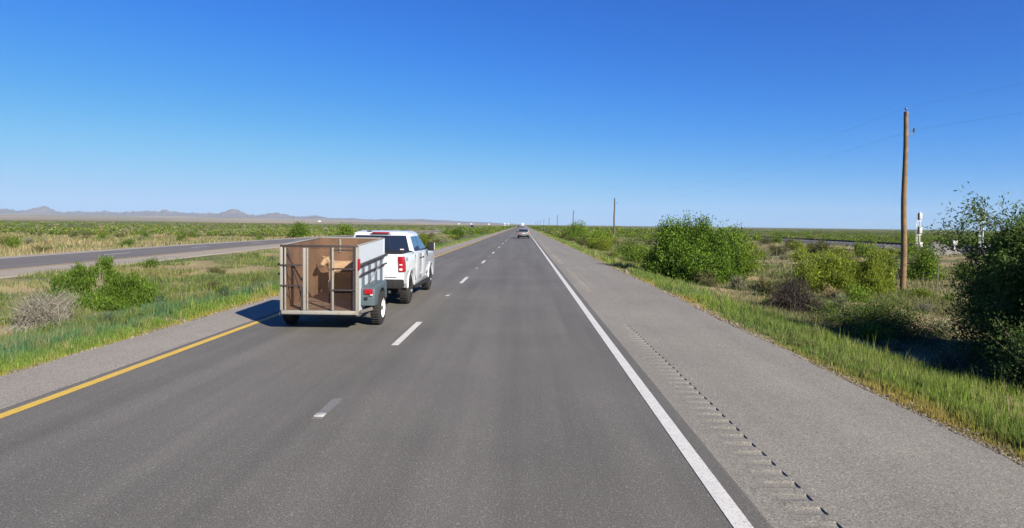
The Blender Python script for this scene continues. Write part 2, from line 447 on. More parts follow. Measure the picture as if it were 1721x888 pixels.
# opposite carriageway
far = strip('far_carriageway', -28.0, -21.9, 0.0, ASPH_OLD, off=opp_x, skirt=0.05)
tag(far, 'grey asphalt carriageway for oncoming traffic beyond the median', kind='structure')
tag(strip('far_near_shoulder', -21.9, -19.5, -0.005, GRAVEL, off=opp_x, skirt=0.05, jag=0.3), 'tan gravel shoulder on the median side of the far carriageway', kind='structure')
tag(strip('far_outer_shoulder', -29.2, -28.0, -0.005, GRAVEL, off=opp_x, skirt=0.05, jag=0.3), 'pale gravel shoulder on the outer side of the far carriageway', kind='structure')
tag(strip('edge_line', -22.12, -22.0, 0.005, P_YELLOW, off=opp_x, parent=far), 'solid yellow edge line')
strip('edge_line', -27.9, -27.78, 0.005, P_WHITE, off=opp_x, parent=far)
for k in range(0, 40):
    y0 = 27.4 + k * 12.19
    strip('lane_dash', -25.2, -25.05, 0.005, P_WHITE, np.linspace(y0, y0 + 3.05, 4), off=opp_x, parent=far)

# ---------------------------------------------------------------- distant hills (real ridges, 9 to 12 km off)
HILL = mat('hill_rock', (0.13, 0.10, 0.085), 0.95, var=0.35, scale=0.004, spec=0.1)
def hills():
    # skyline control points: angle (tan from the road axis), height in pixels above the level horizon of the photograph, 1080 px focal length
    px = np.array([-1100, -960, -879, -850, -835, -822, -812, -808, -798, -785, -760, -720, -660, -640, -628, -615, -600, -594, -575, -540, -510, -497, -483, -465, -450, -433, -415, -395, -370, -345, -300, -250, -190, -150, -110, -60, 0])
    hp = 0.84 * np.array([14, 16, 15.5, 15, 16, 20, 22, 24, 22, 16, 13.5, 14, 15, 17.5, 19, 17, 20, 18, 15, 14.5, 16, 19, 20.5, 16.5, 14, 14.5, 17, 14, 12, 10, 8.0, 6.0, 7.5, 6.5, 5.5, 3.0, 0.0])
    na, nr = 520, 60
    t = np.linspace(-1100, 0, na) / 1080.0
    prof = np.interp(t * 1080, px, hp)
    rr = np.linspace(0, 1, nr)
    T, Rr = np.meshgrid(t, rr)
    D = 9200 + 3000 * Rr
    yy = D; xx = T * D
    fine_ = (vnoise(t * 1080, t * 0, .09, 41) - .5) * 3.4 + (vnoise(t * 1080, t * 0, .25, 42) - .5) * 2.6
    prof = prof + fine_ * np.clip((prof - 3) / 8, 0, 1)
    crest = prof[None] / 1080.0 * 10700 + 8
    wob = (vnoise(xx, yy, 0.0016, 4) - .5) * 0.25
    shape = np.exp(-((Rr - 0.5 - wob * 0.6) / 0.2) ** 2)
    base = gz(xx, yy) - 3
    nz = (vnoise(xx, yy, 0.0045, 5) - .5) * 0.30 + (vnoise(xx, yy, 0.011, 6) - .5) * 0.18
    z = base + np.maximum(crest - base, 0) * shape * (1 + nz)
    z = np.where((Rr < 0.02) | (Rr > 0.98), base - 20, z)
    V = np.stack([xx, yy, z], -1).reshape(-1, 3)
    i = (np.arange(nr - 1)[:, None] * na + np.arange(na - 1)[None]).ravel()
    me = np_mesh('hills', V, np.stack([i, i + 1, i + 1 + na, i + na], -1)); smooth(me, 60)
    return me
tag(link('hills', hills(), HILL), 'low rocky desert hills along the left horizon', kind='structure')

# ---------------------------------------------------------------- desert air between here and the hills
HZ = bpy.data.materials.new('haze_air'); HZ.use_nodes = True
hn = HZ.node_tree.nodes; hn.remove(hn['Principled BSDF'])
pv = hn.new('ShaderNodeVolumePrincipled'); pv.inputs['Density'].default_value = 4.2e-5
pv.inputs['Color'].default_value = (0.56, 0.76, 1.0, 1); pv.inputs['Anisotropy'].default_value = 0.0
HZ.node_tree.links.new(pv.outputs[0], hn['Material Output'].inputs['Volume'])
tag(MB().box(-13200, 13200, -400, 13300, -12, 420).build('haze', HZ), 'thin bluish desert haze', kind='stuff')

# ---------------------------------------------------------------- vegetation
def unit(v): return v / np.maximum(np.linalg.norm(v, axis=-1, keepdims=True), 1e-9)

def leaf_quads(rng, P, D, L, W, c0, c1, jit=0.25):
    """rhombic leaf at each point P pointing along D; returns verts, faces, tints"""
    n = len(P)
    S = unit(np.cross(D, unit(rng.normal(size=(n, 3)))))
    L = L * rng.uniform(.6, 1.35, (n, 1)); W = W * rng.uniform(.6, 1.35, (n, 1))
    mid = P + D * L * 0.45
    V = np.stack([P, mid + S * W / 2, P + D * L, mid - S * W / 2], 1).reshape(-1, 3)
    F = np.arange(4 * n).reshape(n, 4)
    k = rng.uniform(0, 1, (n, 1)) ** 1.3
    col = (np.array(c0) * (1 - k) + np.array(c1) * k) * rng.lognormal(0, jit, (n, 1))
    return V, F, np.repeat(col, 4, 0)

def stems_of(rng, n, rad, hgt, spread=0.15, lumps=7, up=0.9):
    """curved stems from the root to an uneven dome; returns root, control, tip"""
    th = rng.uniform(0, 2 * np.pi, lumps); el = rng.uniform(0.08, 1.0, lumps)
    lr = rng.uniform(.62, 1.18, lumps)
    LD = np.stack([np.cos(th) * np.cos(el * np.pi / 2) * rad, np.sin(th) * np.cos(el * np.pi / 2) * rad, np.sin(el * np.pi / 2) * hgt * .95 + .05 * hgt], -1) * lr[:, None]
    a = rng.uniform(0, 2 * np.pi, n); e = np.arcsin(rng.uniform(0.03, 1, n))
    T = np.stack([np.cos(a) * np.cos(e) * rad, np.sin(a) * np.cos(e) * rad, np.sin(e) * hgt], -1)
    pick = rng.integers(0, lumps, n); w = rng.uniform(.30, .92, (n, 1))
    T = T * (1 - w) + LD[pick] * w
    T *= rng.uniform(.66, 1.1, (n, 1)) * np.where(rng.uniform(0, 1, (n, 1)) < .10, 1.2, 1)
    T[:, 2] = np.maximum(T[:, 2], .06 * hgt)
    B = np.stack([rng.normal(0, spread * rad, n), rng.normal(0, spread * rad, n), np.full(n, -0.03)], -1)
    Cc = B * 0.35 + T * np.array([.38, .38, .62]) + rng.normal(0, .05 * rad, (n, 3))
    return B, Cc, T

def bez(B, Cc, T, t):
    return B * (1 - t) ** 2 + 2 * Cc * t * (1 - t) + T * t * t

def twig_mesh(rng, B, Cc, T, r0, c0, c1, segs=4, sides=3):
    n = len(B); ts = np.linspace(0, 1, segs)
    P = np.stack([bez(B, Cc, T, t) for t in ts], 1)
    dirv = unit(T - B); a = unit(np.cross(dirv, rng.normal(size=(n, 3)))); b = np.cross(dirv, a)
    rr = (np.linspace(1, .25, segs) * r0)[None, :, None]
    V = []
    for k in range(sides):
        an = 2 * np.pi * k / sides
        V.append(P + (a[:, None] * math.cos(an) + b[:, None] * math.sin(an)) * rr)
    V = np.stack(V, 2)      # n, segs, sides, 3
    idx = np.arange(n * segs * sides).reshape(n, segs, sides)
    F = []
    for k in range(sides):
        k2 = (k + 1) % sides
        F.append(np.stack([idx[:, :-1, k], idx[:, :-1, k2], idx[:, 1:, k2], idx[:, 1:, k]], -1).reshape(-1, 4))
    k = rng.uniform(0, 1, (n, 1))
    col = np.repeat(np.array(c0) * (1 - k) + np.array(c1) * k, segs * sides, 0)
    return V.reshape(-1, 3), np.concatenate(F), col

def cat(parts):
    off = 0; Vs = []; Fs = []; Cs = []
    for V, F, c in parts:
        Vs.append(V); Fs.append(F + off); Cs.append(c); off += len(V)
    return np.concatenate(Vs), np.concatenate(Fs), np.concatenate(Cs)

def foliage(rng, rad, hgt, n_stem, n_leaf, L, W, c0, c1, t0=.3, scat=.07, up=.35, lumps=7, spread=.15, jit=.25, twig=None, tr=.008, tc=((.10, .08, .06), (.16, .13, .10))):
    B, Cc, T = stems_of(rng, n_stem, rad, hgt, spread, lumps)
    s = rng.integers(0, n_stem, n_leaf); t = (t0 + (1 - t0) * rng.uniform(0, 1, n_leaf) ** .75)[:, None]
    P = bez(B[s], Cc[s], T[s], t) + rng.normal(0, scat * rad, (n_leaf, 3)) * np.array([1, 1, .8])
    P[:, 2] = np.maximum(P[:, 2], .01)
    D = unit(unit(T[s] - Cc[s]) * .5 + rng.normal(0, .55, (n_leaf, 3)) + np.array([0, 0, up]))
    lv = leaf_quads(rng, P, D, L, W, c0, c1, jit)
    tw = twig_mesh(rng, B, Cc, T, tr, *tc)
    return lv, tw

GREEN = ((.05, .10, .014), (.125, .185, .03))
BRIGHT = ((.075, .14, .016), (.17, .235, .034))
YELLOW = ((.105, .155, .02), (.21, .24, .036))
OLIVE = ((.07, .085, .03), (.13, .13, .055))
SAGE = ((.13, .15, .085), (.25, .26, .16))
BLUEG = ((.05, .085, .05), (.10, .14, .085))
DRY = ((.24, .18, .09), (.38, .31, .17))
DEAD = ((.15, .14, .115), (.27, .255, .215))
CHAR = ((.035, .028, .025), (.09, .075, .065))

def plant(name, loc, seed, rad, hgt, n_stem, n_leaf, L, W, pal, label, cat_='shrub', group=None, rot=0, sx=1, sy=1, stem_part=True, tr=.01, tc=None, **kw):
    """one plant with stems and foliage"""
    rng = np.random.default_rng(seed)
    if tc is None: tc = ((.10, .08, .06), (.17, .14, .11))
    lv, tw = foliage(rng, rad, hgt, n_stem, n_leaf, L, W, *pal, tr=tr, tc=tc, **kw)
    z = float(gz(loc[0], loc[1]))
    root = empty(name, (loc[0], loc[1], z), (0, 0, rot), label, cat_, group)
    root.scale = (sx, sy, 1)
    link('foliage', np_mesh('foliage', *lv), LEAF, root)
    link('stem', np_mesh('stem', *tw), TWIG, root)
    return root

def clump(name, loc, seed, lobes, dens, L, W, pal, label, cat_='bush', tr=.01, tc=None, **kw):
    """a bush grown from several crowns of different height"""
    if tc is None: tc = ((.10, .08, .06), (.17, .14, .11))
    lvs = []; tws = []
    for j, (dx, dy, rad, hgt) in enumerate(lobes):
        rng = np.random.default_rng(seed * 31 + j)
        n = int(dens * rad * rad * (.6 + hgt))
        a, b = foliage(rng, rad, hgt, max(24, int(70 * rad)), n, L, W, *pal, tr=tr, tc=tc, **kw)
        off = np.array([dx, dy, 0])
        lvs.append((a[0] + off, a[1], a[2] * rng.uniform(.85, 1.15))); tws.append((b[0] + off, b[1], b[2]))
    root = empty(name, (loc[0], loc[1], float(gz(loc[0], loc[1]))), (0, 0, 0), label, cat_)
    link('foliage', np_mesh('foliage', *cat(lvs)), LEAF, root)
    link('stem', np_mesh('stem', *cat(tws)), TWIG, root)
    return root

# --- the plants that can be told apart
clump('bush', (8.85, 33.2), 11, ((-1.1, 0, 1.6, 2.85), (.2, .3, 1.8, 3.2), (1.3, .1, 1.6, 3.0), (-.5, -1.0, 1.4, 1.9), (.9, -.9, 1.3, 1.7), (2.1, 0, 1.1, 1.9), (-1.9, .4, 1.0, 1.5)), 3600, .115, .05, ((.045, .10, .014), (.135, .205, .03)), 'big dense dark green bush beside the right verge, tallest along the near roadside', lumps=6, scat=.10, t0=.06, tr=.018, jit=.3)
plant('bush', (11.3, 34.6), 12, 2.1, 2.75, 140, 16000, .12, .06, BRIGHT, 'lighter green bush pressed against the right flank of the big dark bush', 'bush', lumps=6, scat=.09, t0=.12, tr=.015)
plant('brushwood', (8.75, 20.9), 13, 1.25, 1.15, 620, 9000, .06, .02, CHAR, 'low blackish dead brushwood in the ditch in front of the yellow green bush', 'brush', tc=CHAR, tr=.009, scat=.12, spread=.4, t0=.2)
clump('bush', (13.2, 26.8), 14, ((-1.2, 0, 1.1, 1.45), (.1, .4, 1.3, 1.9), (1.3, 0, 1.1, 1.6), (-.4, -.7, .9, 1.1), (.9, -.7, .8, 1.0), (2.0, .3, .8, 1.2)), 5200, .10, .03, YELLOW, 'broad yellow green feathery bush standing across the wire fence', lumps=5, scat=.11, t0=.05, up=.9, spread=.35)
plant('bush', (14.6, 29.5), 141, 1.8, 1.7, 180, 15000, .11, .035, YELLOW, 'yellow green bush just left of the tall wooden pole, behind the broad feathery one', 'bush', lumps=7, scat=.10, t0=.05, up=.8, spread=.35)
plant('sagebrush', (10.7, 21.6), 15, .42, .62, 150, 2300, .07, .014, SAGE, 'pale silvery sagebrush growing right of the blackish brushwood', 'sagebrush', scat=.05, up=1.4, t0=.1, spread=.4)
plant('bush', (21.4, 34.2), 16, 1.3, 1.85, 120, 11000, .10, .045, BRIGHT, 'bright green bush close behind the tall wooden pole on its right side', 'bush', scat=.10, t0=.05, spread=.3)
plant('sagebrush', (8.6, 12.9), 17, .42, .55, 130, 2200, .05, .010, SAGE, 'pale sagebrush at the left edge of the roadside tree shadow', 'sagebrush', scat=.05, up=1.5, t0=.1, spread=.4)
plant('shrub', (9.7, 17.4), 18, 2.0, 1.0, 260, 17000, .06, .018, GREEN, 'sprawling green shrub between the tall pole and the roadside tree', 'shrub', scat=.12, up=.9, t0=.05, spread=.5, lumps=9)
plant('sagebrush', (9.6, 28.6), 19, .55, .7, 150, 2600, .08, .017, SAGE, 'grey green sagebrush at the right foot of the big dark bush', 'sagebrush', scat=.06, up=1.1, t0=.05, spread=.45)
plant('sagebrush', (10.9, 28.9), 20, .5, .62, 130, 2200, .08, .017, ((.17, .15, .07), (.29, .26, .13)), 'straw tinted sagebrush right of the grey green one by the big bush', 'sagebrush', scat=.06, up=1.1, t0=.05, spread=.45)
plant('shrub', (26.5, 57.0), 21, 1.5, 1.75, 70, 3600, .16, .06, OLIVE, 'dark olive shrub on the plain left of the tall pole near the railway', 'shrub', scat=.12, t0=.05, spread=.4)
clump('bush', (-12.15, 18.6), 22, ((-.75, 0, .9, 1.45), (-.2, .3, .75, 1.6), (.7, .1, .9, 1.45), (1.3, .0, .65, 1.0), (0, -.3, 1.0, .6), (-1.3, -.1, .6, .7), (.7, -.4, .8, .6)), 15000, .085, .02, ((.05, .10, .016), (.12, .18, .03)), 'vivid green many lobed bush in the median above the grey brushwood', scat=.09, up=1.4, t0=.2, spread=.4, lumps=4, tr=.007)
plant('brushwood', (-12.1, 18.45), 229, .45, 1.2, 90, 60, .05, .008, DRY, 'bare pale dead stems standing in the heart of the vivid median bush', 'brush', tc=((.22, .19, .13), (.36, .32, .24)), tr=.008, spread=.3, t0=.5)
plant('brushwood', (-10.85, 14.6), 23, .85, 1.05, 1100, 5000, .07, .010, DEAD, 'round grey dead brushwood at the left end of the median', 'brush', tc=DEAD, tr=.0055, scat=.14, spread=.3, t0=.25)
plant('bush', (-34.8, 101), 24, 2.6, 2.15, 120, 7500, .24, .12, GREEN, 'large dark green bush beyond the far carriageway, left of the pickup truck', 'bush', scat=.10, t0=.1, lumps=6)
plant('bush', (-31.0, 112), 25, 2.6, 1.9, 90, 4200, .24, .11, BRIGHT, 'wide lighter green bush directly behind the pickup truck cab', 'bush', scat=.10, t0=.1, lumps=7)
plant('bush', (-10.4, 67), 26, 2.0, 1.35, 120, 6000, .15, .06, ((.075, .125, .02), (.17, .19, .03)), 'yellowish green bush in the median just beyond the pickup truck mirror', 'bush', scat=.10, t0=.05, lumps=7, spread=.4)
plant('sagebrush', (-10.3, 83), 27, 1.3, .9, 90, 2600, .15, .05, SAGE, 'pale sagebrush in the median ahead of the pickup truck', 'sagebrush', scat=.10, up=.9, t0=.05, spread=.4)
plant('bush', (-11.6, 112), 28, 2.4, 1.7, 90, 4600, .22, .10, GREEN, 'green bush in the median, the biggest ahead of the pickup truck', 'bush', scat=.10, t0=.05, lumps=7)
for i_, (x_, y_, rd, h_, pal, lab) in enumerate((
        (8.9, 47, 2.2, 1.45, BRIGHT, 'light green bush left of the big dark bush along the right verge'),
        (9.6, 57, 2.3, 1.6, GREEN, 'second green bush along the right verge counting away from the big dark one'),
        (8.6, 70, 2.2, 1.7, YELLOW, 'yellowish bush in the roadside row at the right, midway to the tall row end'),
        (9.8, 84, 2.6, 2.0, BRIGHT, 'rounded bright bush in the roadside row below the second pole'),
        (9.3, 118, 3.2, 2.9, GREEN, 'tallest dark bush at the far end of the roadside row on the right'),
        (11.6, 128, 3.0, 3.4, BRIGHT, 'high bushy clump behind the tallest dark bush of the roadside row'))):
    plant('bush', (x_, y_), 40 + i_, rd, h_, 110, 6500 if y_ < 75 else 4200, .13 if y_ < 75 else .24, .055 if y_ < 75 else .11, pal, lab, 'bush', scat=.11, t0=.04, lumps=8, spread=.35, up=.5)

# --- the mesquite tree on the right
def tree():
    rng = np.random.default_rng(5)
    bx, by = 11.6, 12.9
    root = empty('mesquite_tree', (bx, by, float(gz(bx, by))), (0, 0, 0), 'feathery mesquite tree with long shade at the right edge of the picture', 'tree')
    mb = MB(); ends = []
    def grow(p, d, L, r, lev):
        pts = [p]; rads = [r]; q = p.copy()
        for k in range(4):
            d = (d + Vector(rng.normal(0, .16, 3))).normalized(); q = q + d * L / 4; pts.append(q.copy()); rads.append(r * (1 - .14 * (k + 1)))
        mb.tube(pts, rads, 6 if lev < 2 else 4, cap=lev == 0)
        if lev >= 2: ends.extend([(pts[j], d.copy(), lev) for j in (1, 2, 3, 4)])
        if lev < 4:
            for k in range(3 if lev else 6):
                nd = (d * .75 + Vector(rng.normal(0, .55, 3)) + Vector((0, 0, .12))).normalized()
                grow(pts[int(rng.integers(2, 5))], nd, L * rng.uniform(.58, .82), r * .52, lev + 1)
    for k in range(6):
        a = rng.uniform(0, 6.28)
        grow(Vector((rng.normal(0, .12), rng.normal(0, .12), -.1)), Vector((math.cos(a) * .75, math.sin(a) * .75, .85)).normalized(), 1.25, .055, 0)
    for k in range(5):  # stems for the lobe added out of view to cast more shade
        a = rng.uniform(0, 6.28)
        grow(Vector((-.5 + rng.normal(0, .15), -2.2 + rng.normal(0, .15), -.1)), Vector((math.cos(a) * .6, math.sin(a) * .6, 1)).normalized(), 1.15, .045, 0)
    # long shoot that stands above the crown
    for sx_ in (-1.95, -1.75, -2.1, -1.5, -1.1, -.5, -1.6, -1.85, -1.3, -.8): grow(Vector((sx_, rng.normal(0, .3), 1.75)), Vector((-.02, 0, 1)), .80, .022, 2)
    mb.build('trunk', BARK, root)
    E_ = np.array([tuple(e[0]) for e in ends]); D_ = np.array([tuple(e[1]) for e in ends])
    keep = (E_[:, 2] > .15); E_ = E_[keep]; D_ = D_[keep]
    n = 170000
    s = rng.integers(0, len(E_), n)
    # droopy sprays: points along short shoots out of each twig point
    sd = unit(D_ + rng.normal(0, .6, D_.shape)); 
    P = E_[s] + sd[s] * rng.uniform(0, .40, (n, 1)) + rng.normal(0, .055, (n, 3))
    D = unit(sd[s] * .5 + rng.normal(0, .5, (n, 3)) + np.array([0, 0, -.05]))
    # skirt of low foliage down to the ground
    m = 80000
    a = rng.uniform(0, 6.28, m); rr = 2.15 * np.sqrt(rng.uniform(.1, 1, m)) * (1 + .2 * np.sin(a * 5))
    Q = np.stack([np.cos(a) * rr, np.sin(a) * rr, rng.uniform(.05, 1.6, m)], -1) + rng.normal(0, .1, (m, 3))
    # crown lobe mostly out of view, added to widen the shade in the ditch
    m2 = 60000
    a2 = rng.uniform(0, 6.28, m2); e2 = np.arcsin(rng.uniform(-.3, 1, m2)); q2 = rng.uniform(.35, 1, m2) ** .6
    lob = 1 + .18 * np.sin(a2 * 4 + 1) * np.cos(e2) + .12 * np.sin(a2 * 9)
    Q2 = np.stack([-.55 + 1.65 * lob * q2 * np.cos(a2) * np.cos(e2), -2.2 + 1.6 * lob * q2 * np.sin(a2) * np.cos(e2), 1.5 + 1.75 * q2 * np.sin(e2)], -1) + rng.normal(0, .09, (m2, 3))
    m3 = 60000
    a2 = rng.uniform(0, 6.28, m3); e2 = np.arcsin(rng.uniform(-.6, 1, m3)); q2 = rng.uniform(.3, 1, m3) ** .6
    lob = 1 + .2 * np.sin(a2 * 4) * np.cos(e2) + .14 * np.sin(a2 * 9 + e2 * 5)
    Q3 = np.stack([-1.0 + 1.35 * lob * q2 * np.cos(a2) * np.cos(e2), 1.25 * lob * q2 * np.sin(a2) * np.cos(e2), 1.65 + 1.2 * lob * q2 * np.sin(e2)], -1) + rng.normal(0, .045, (m3, 3))
    Q = np.concatenate([Q, Q2, Q3]); m += m2 + m3
    P = np.concatenate([P, Q]); D = np.concatenate([D, unit(rng.normal(0, .6, (m, 3)) + np.array([0, 0, .4]))])
    P[:, 2] = np.maximum(P[:, 2], .02)
    lv = leaf_quads(rng, P, D, .085, .026, (.045, .085, .022), (.12, .175, .05), .3)
    link('crown', np_mesh('crown', *lv), LEAF, root)
    return root
tree()
plant('bush', (8.75, 10.5), 61, 1.25, 1.35, 260, 30000, .06, .02, ((.04, .075, .02), (.105, .15, .045)), 'dense low dark bush at the foot of the mesquite tree by the verge', 'bush', scat=.09, t0=.08, lumps=8, spread=.35)

# --- smaller plants in copies: prototypes share their mesh with every copy
def proto(seed, rad, hgt, n_stem, n_leaf, L, W, pal, **kw):
    rng = np.random.default_rng(seed)
    lv, tw = foliage(rng, rad, hgt, n_stem, n_leaf, L, W, *pal, **kw)
    me = np_mesh('small_plant', *cat([lv, tw])); me.materials.append(LEAF); return me
PROTO = {
    'green': [proto(200 + k, .75, .8, 70, 1500, .10, .035, (GREEN, BRIGHT, GREEN)[k], scat=.12, t0=.05, spread=.35, lumps=6, up=.7) for k in range(3)],
    'olive': [proto(210 + k, .75, .6, 70, 1300, .09, .03, OLIVE, scat=.13, t0=.05, spread=.4, up=.7) for k in range(2)],
    'yellow': [proto(220 + k, .8, .7, 70, 1500, .10, .028, YELLOW, scat=.12, t0=.05, spread=.4, up=.9) for k in range(2)],
    'sage': [proto(230 + k, .55, .5, 80, 1100, .08, .018, SAGE, scat=.08, t0=.05, spread=.4, up=1.2) for k in range(2)],
    'dry': [proto(240 + k, .5, .42, 80, 900, .09, .012, DRY, scat=.08, t0=.05, spread=.4, up=1.3) for k in range(2)],
    'blue': [proto(250 + k, .6, .55, 80, 1300, .085, .02, BLUEG, scat=.10, t0=.05, spread=.4, up=1.0) for k in range(2)],
    'dead': [proto(260 + k, .55, .45, 160, 300, .05, .008, DEAD, scat=.12, t0=.3, spread=.35, tr=.007, tc=DEAD) for k in range(1)],
}
KIND = {'green': ('shrub', 'green shrub', 'shrub'), 'olive': ('shrub', 'dull olive shrub', 'shrub'), 'yellow': ('shrub', 'yellow green shrub', 'shrub'), 'sage': ('sagebrush', 'pale sagebrush', 'sagebrush'),
        'dry': ('grass_tussock', 'dry straw coloured tussock', 'tussock'), 'blue': ('weed_clump', 'blue green weed clump', 'weeds'), 'dead': ('brushwood', 'small grey dead brush', 'brush')}
rngs = np.random.default_rng(77)
taken = []
def scatter(n, xr, yr, mix, where, scale=(.6, 1.3), mind=.9, near_bias=1.0, opp=False):
    kinds = [k for k, w in mix for _ in range(w)]
    done = 0; tries = 0
    while done < n and tries < n * 40:
        tries += 1
        x = rngs.uniform(*xr); y = yr[0] + (yr[1] - yr[0]) * rngs.uniform() ** near_bias
        if opp: x += float(opp_x(np.array(y)))
        if any((x - a) ** 2 + (y - b) ** 2 < mind ** 2 for a, b in taken): continue
        if y < 1.35 * abs(x) * 0.8: continue
        taken.append((x, y)); done += 1
        k = kinds[int(rngs.integers(len(kinds)))]
        pm = PROTO[k][int(rngs.integers(len(PROTO[k])))]
        nm, lab, ct = KIND[k]
        o = bpy.data.objects.new(nm, pm); C.objects.link(o)
        s = rngs.uniform(*scale)
        o.location = (x, y, float(gz(x, y)) - .03); o.rotation_euler = (0, 0, rngs.uniform(0, 6.28)); o.scale = (s * rngs.uniform(.9, 1.3), s * rngs.uniform(.9, 1.3), s * rngs.uniform(.8, 1.15))
        tag(o, lab + ' ' + where, ct, lab + 's ' + where)
taken += [(9.1, 33.2), (10.6, 34.8), (8.75, 20.9), (13.2, 26.8), (10.7, 21.6), (21.4, 34.2), (9.7, 17.4), (-12.2, 18.6), (-10.9, 14.5), (11.1, 12.6), (17.2, 29)]
scatter(46, (7.6, 15.8), (14, 60), (('olive', 4), ('sage', 2), ('dry', 1), ('green', 3), ('dead', 1), ('yellow', 3)), 'between the right verge and the wire fence', (.5, 1.05), .8)
scatter(24, (28, 40), (60, 190), (('green', 3), ('olive', 3), ('yellow', 1)), 'along the near side of the railway bank', (1.0, 1.9), 2.0)
scatter(62, (17.5, 36), (25, 95), (('green', 4), ('olive', 3), ('yellow', 4), ('sage', 2), ('dry', 1)), 'between the wire fence and the railway', (.8, 1.6), 1.6)
scatter(26, (7.4, 16), (52, 150), (('green', 3), ('yellow', 2), ('olive', 2)), 'in the roadside row far up the right verge', (1.1, 2.0), 1.8)
scatter(30, (-10.4, -8.5), (10.5, 48), (('blue', 4), ('green', 1), ('sage', 1)), 'at the near edge of the median behind the left verge', (.45, .85), .55)
scatter(34, (-18.5, -9.4), (16, 75), (('blue', 3), ('olive', 2), ('dry', 2), ('sage', 1), ('green', 1)), 'in the near half of the grassy median', (.4, .8), .8)
scatter(30, (-18.5, -9.0), (75, 200), (('green', 4), ('yellow', 2), ('sage', 2), ('olive', 2)), 'in the far half of the grassy median', (1.0, 1.9), 1.8)
scatter(85, (-75, -30.2), (34, 150), (('green', 4), ('olive', 4), ('dry', 3), ('sage', 4), ('yellow', 2)), 'on the plain beyond the far carriageway', (.8, 1.7), 1.6, 1.3, True)

# --- uncountable ground cover -------------------------------------------------
def blades(rng, X, Y, h, w, c0, c1, lean=.35, jit=.2):
    n = len(X); Z = gz(X, Y)
    B = np.stack([X, Y, Z - .02], -1)
    a = rng.uniform(0, 6.28, n); ln = rng.uniform(0, lean, n) * h
    tip = B + np.stack([np.cos(a) * ln, np.sin(a) * ln, h], -1)
    mid = B + np.stack([np.cos(a) * ln * .3, np.sin(a) * ln * .3, h * .55], -1)
    b = rng.uniform(0, 6.28, n); S = np.stack([np.cos(b), np.sin(b), 0 * b], -1) * (w / 2)[:, None]
    V = np.stack([B - S, B + S, mid + S * .8, mid - S * .8, tip + S * .12, tip - S * .12], 1).reshape(-1, 3)
    k = np.arange(n)[:, None] * 6
    F = np.concatenate([k + np.array([[0, 1, 2, 3]]), k + np.array([[3, 2, 4, 5]])])
    t = rng.uniform(0, 1, (n, 1))
    col = (c0 * (1 - t) + c1 * t) * rng.lognormal(0, jit, (n, 1))
    return V, F, np.repeat(col, 6, 0)

def pick_y(rng, n, y0, y1):
    """points thinning out with distance, about even in the picture"""
    u = rng.uniform(0, 1, n); return 1 / ((1 - u) / y0 + u / y1)

def lerp(a, b, t): return np.array(a) * (1 - t) + np.array(b) * t

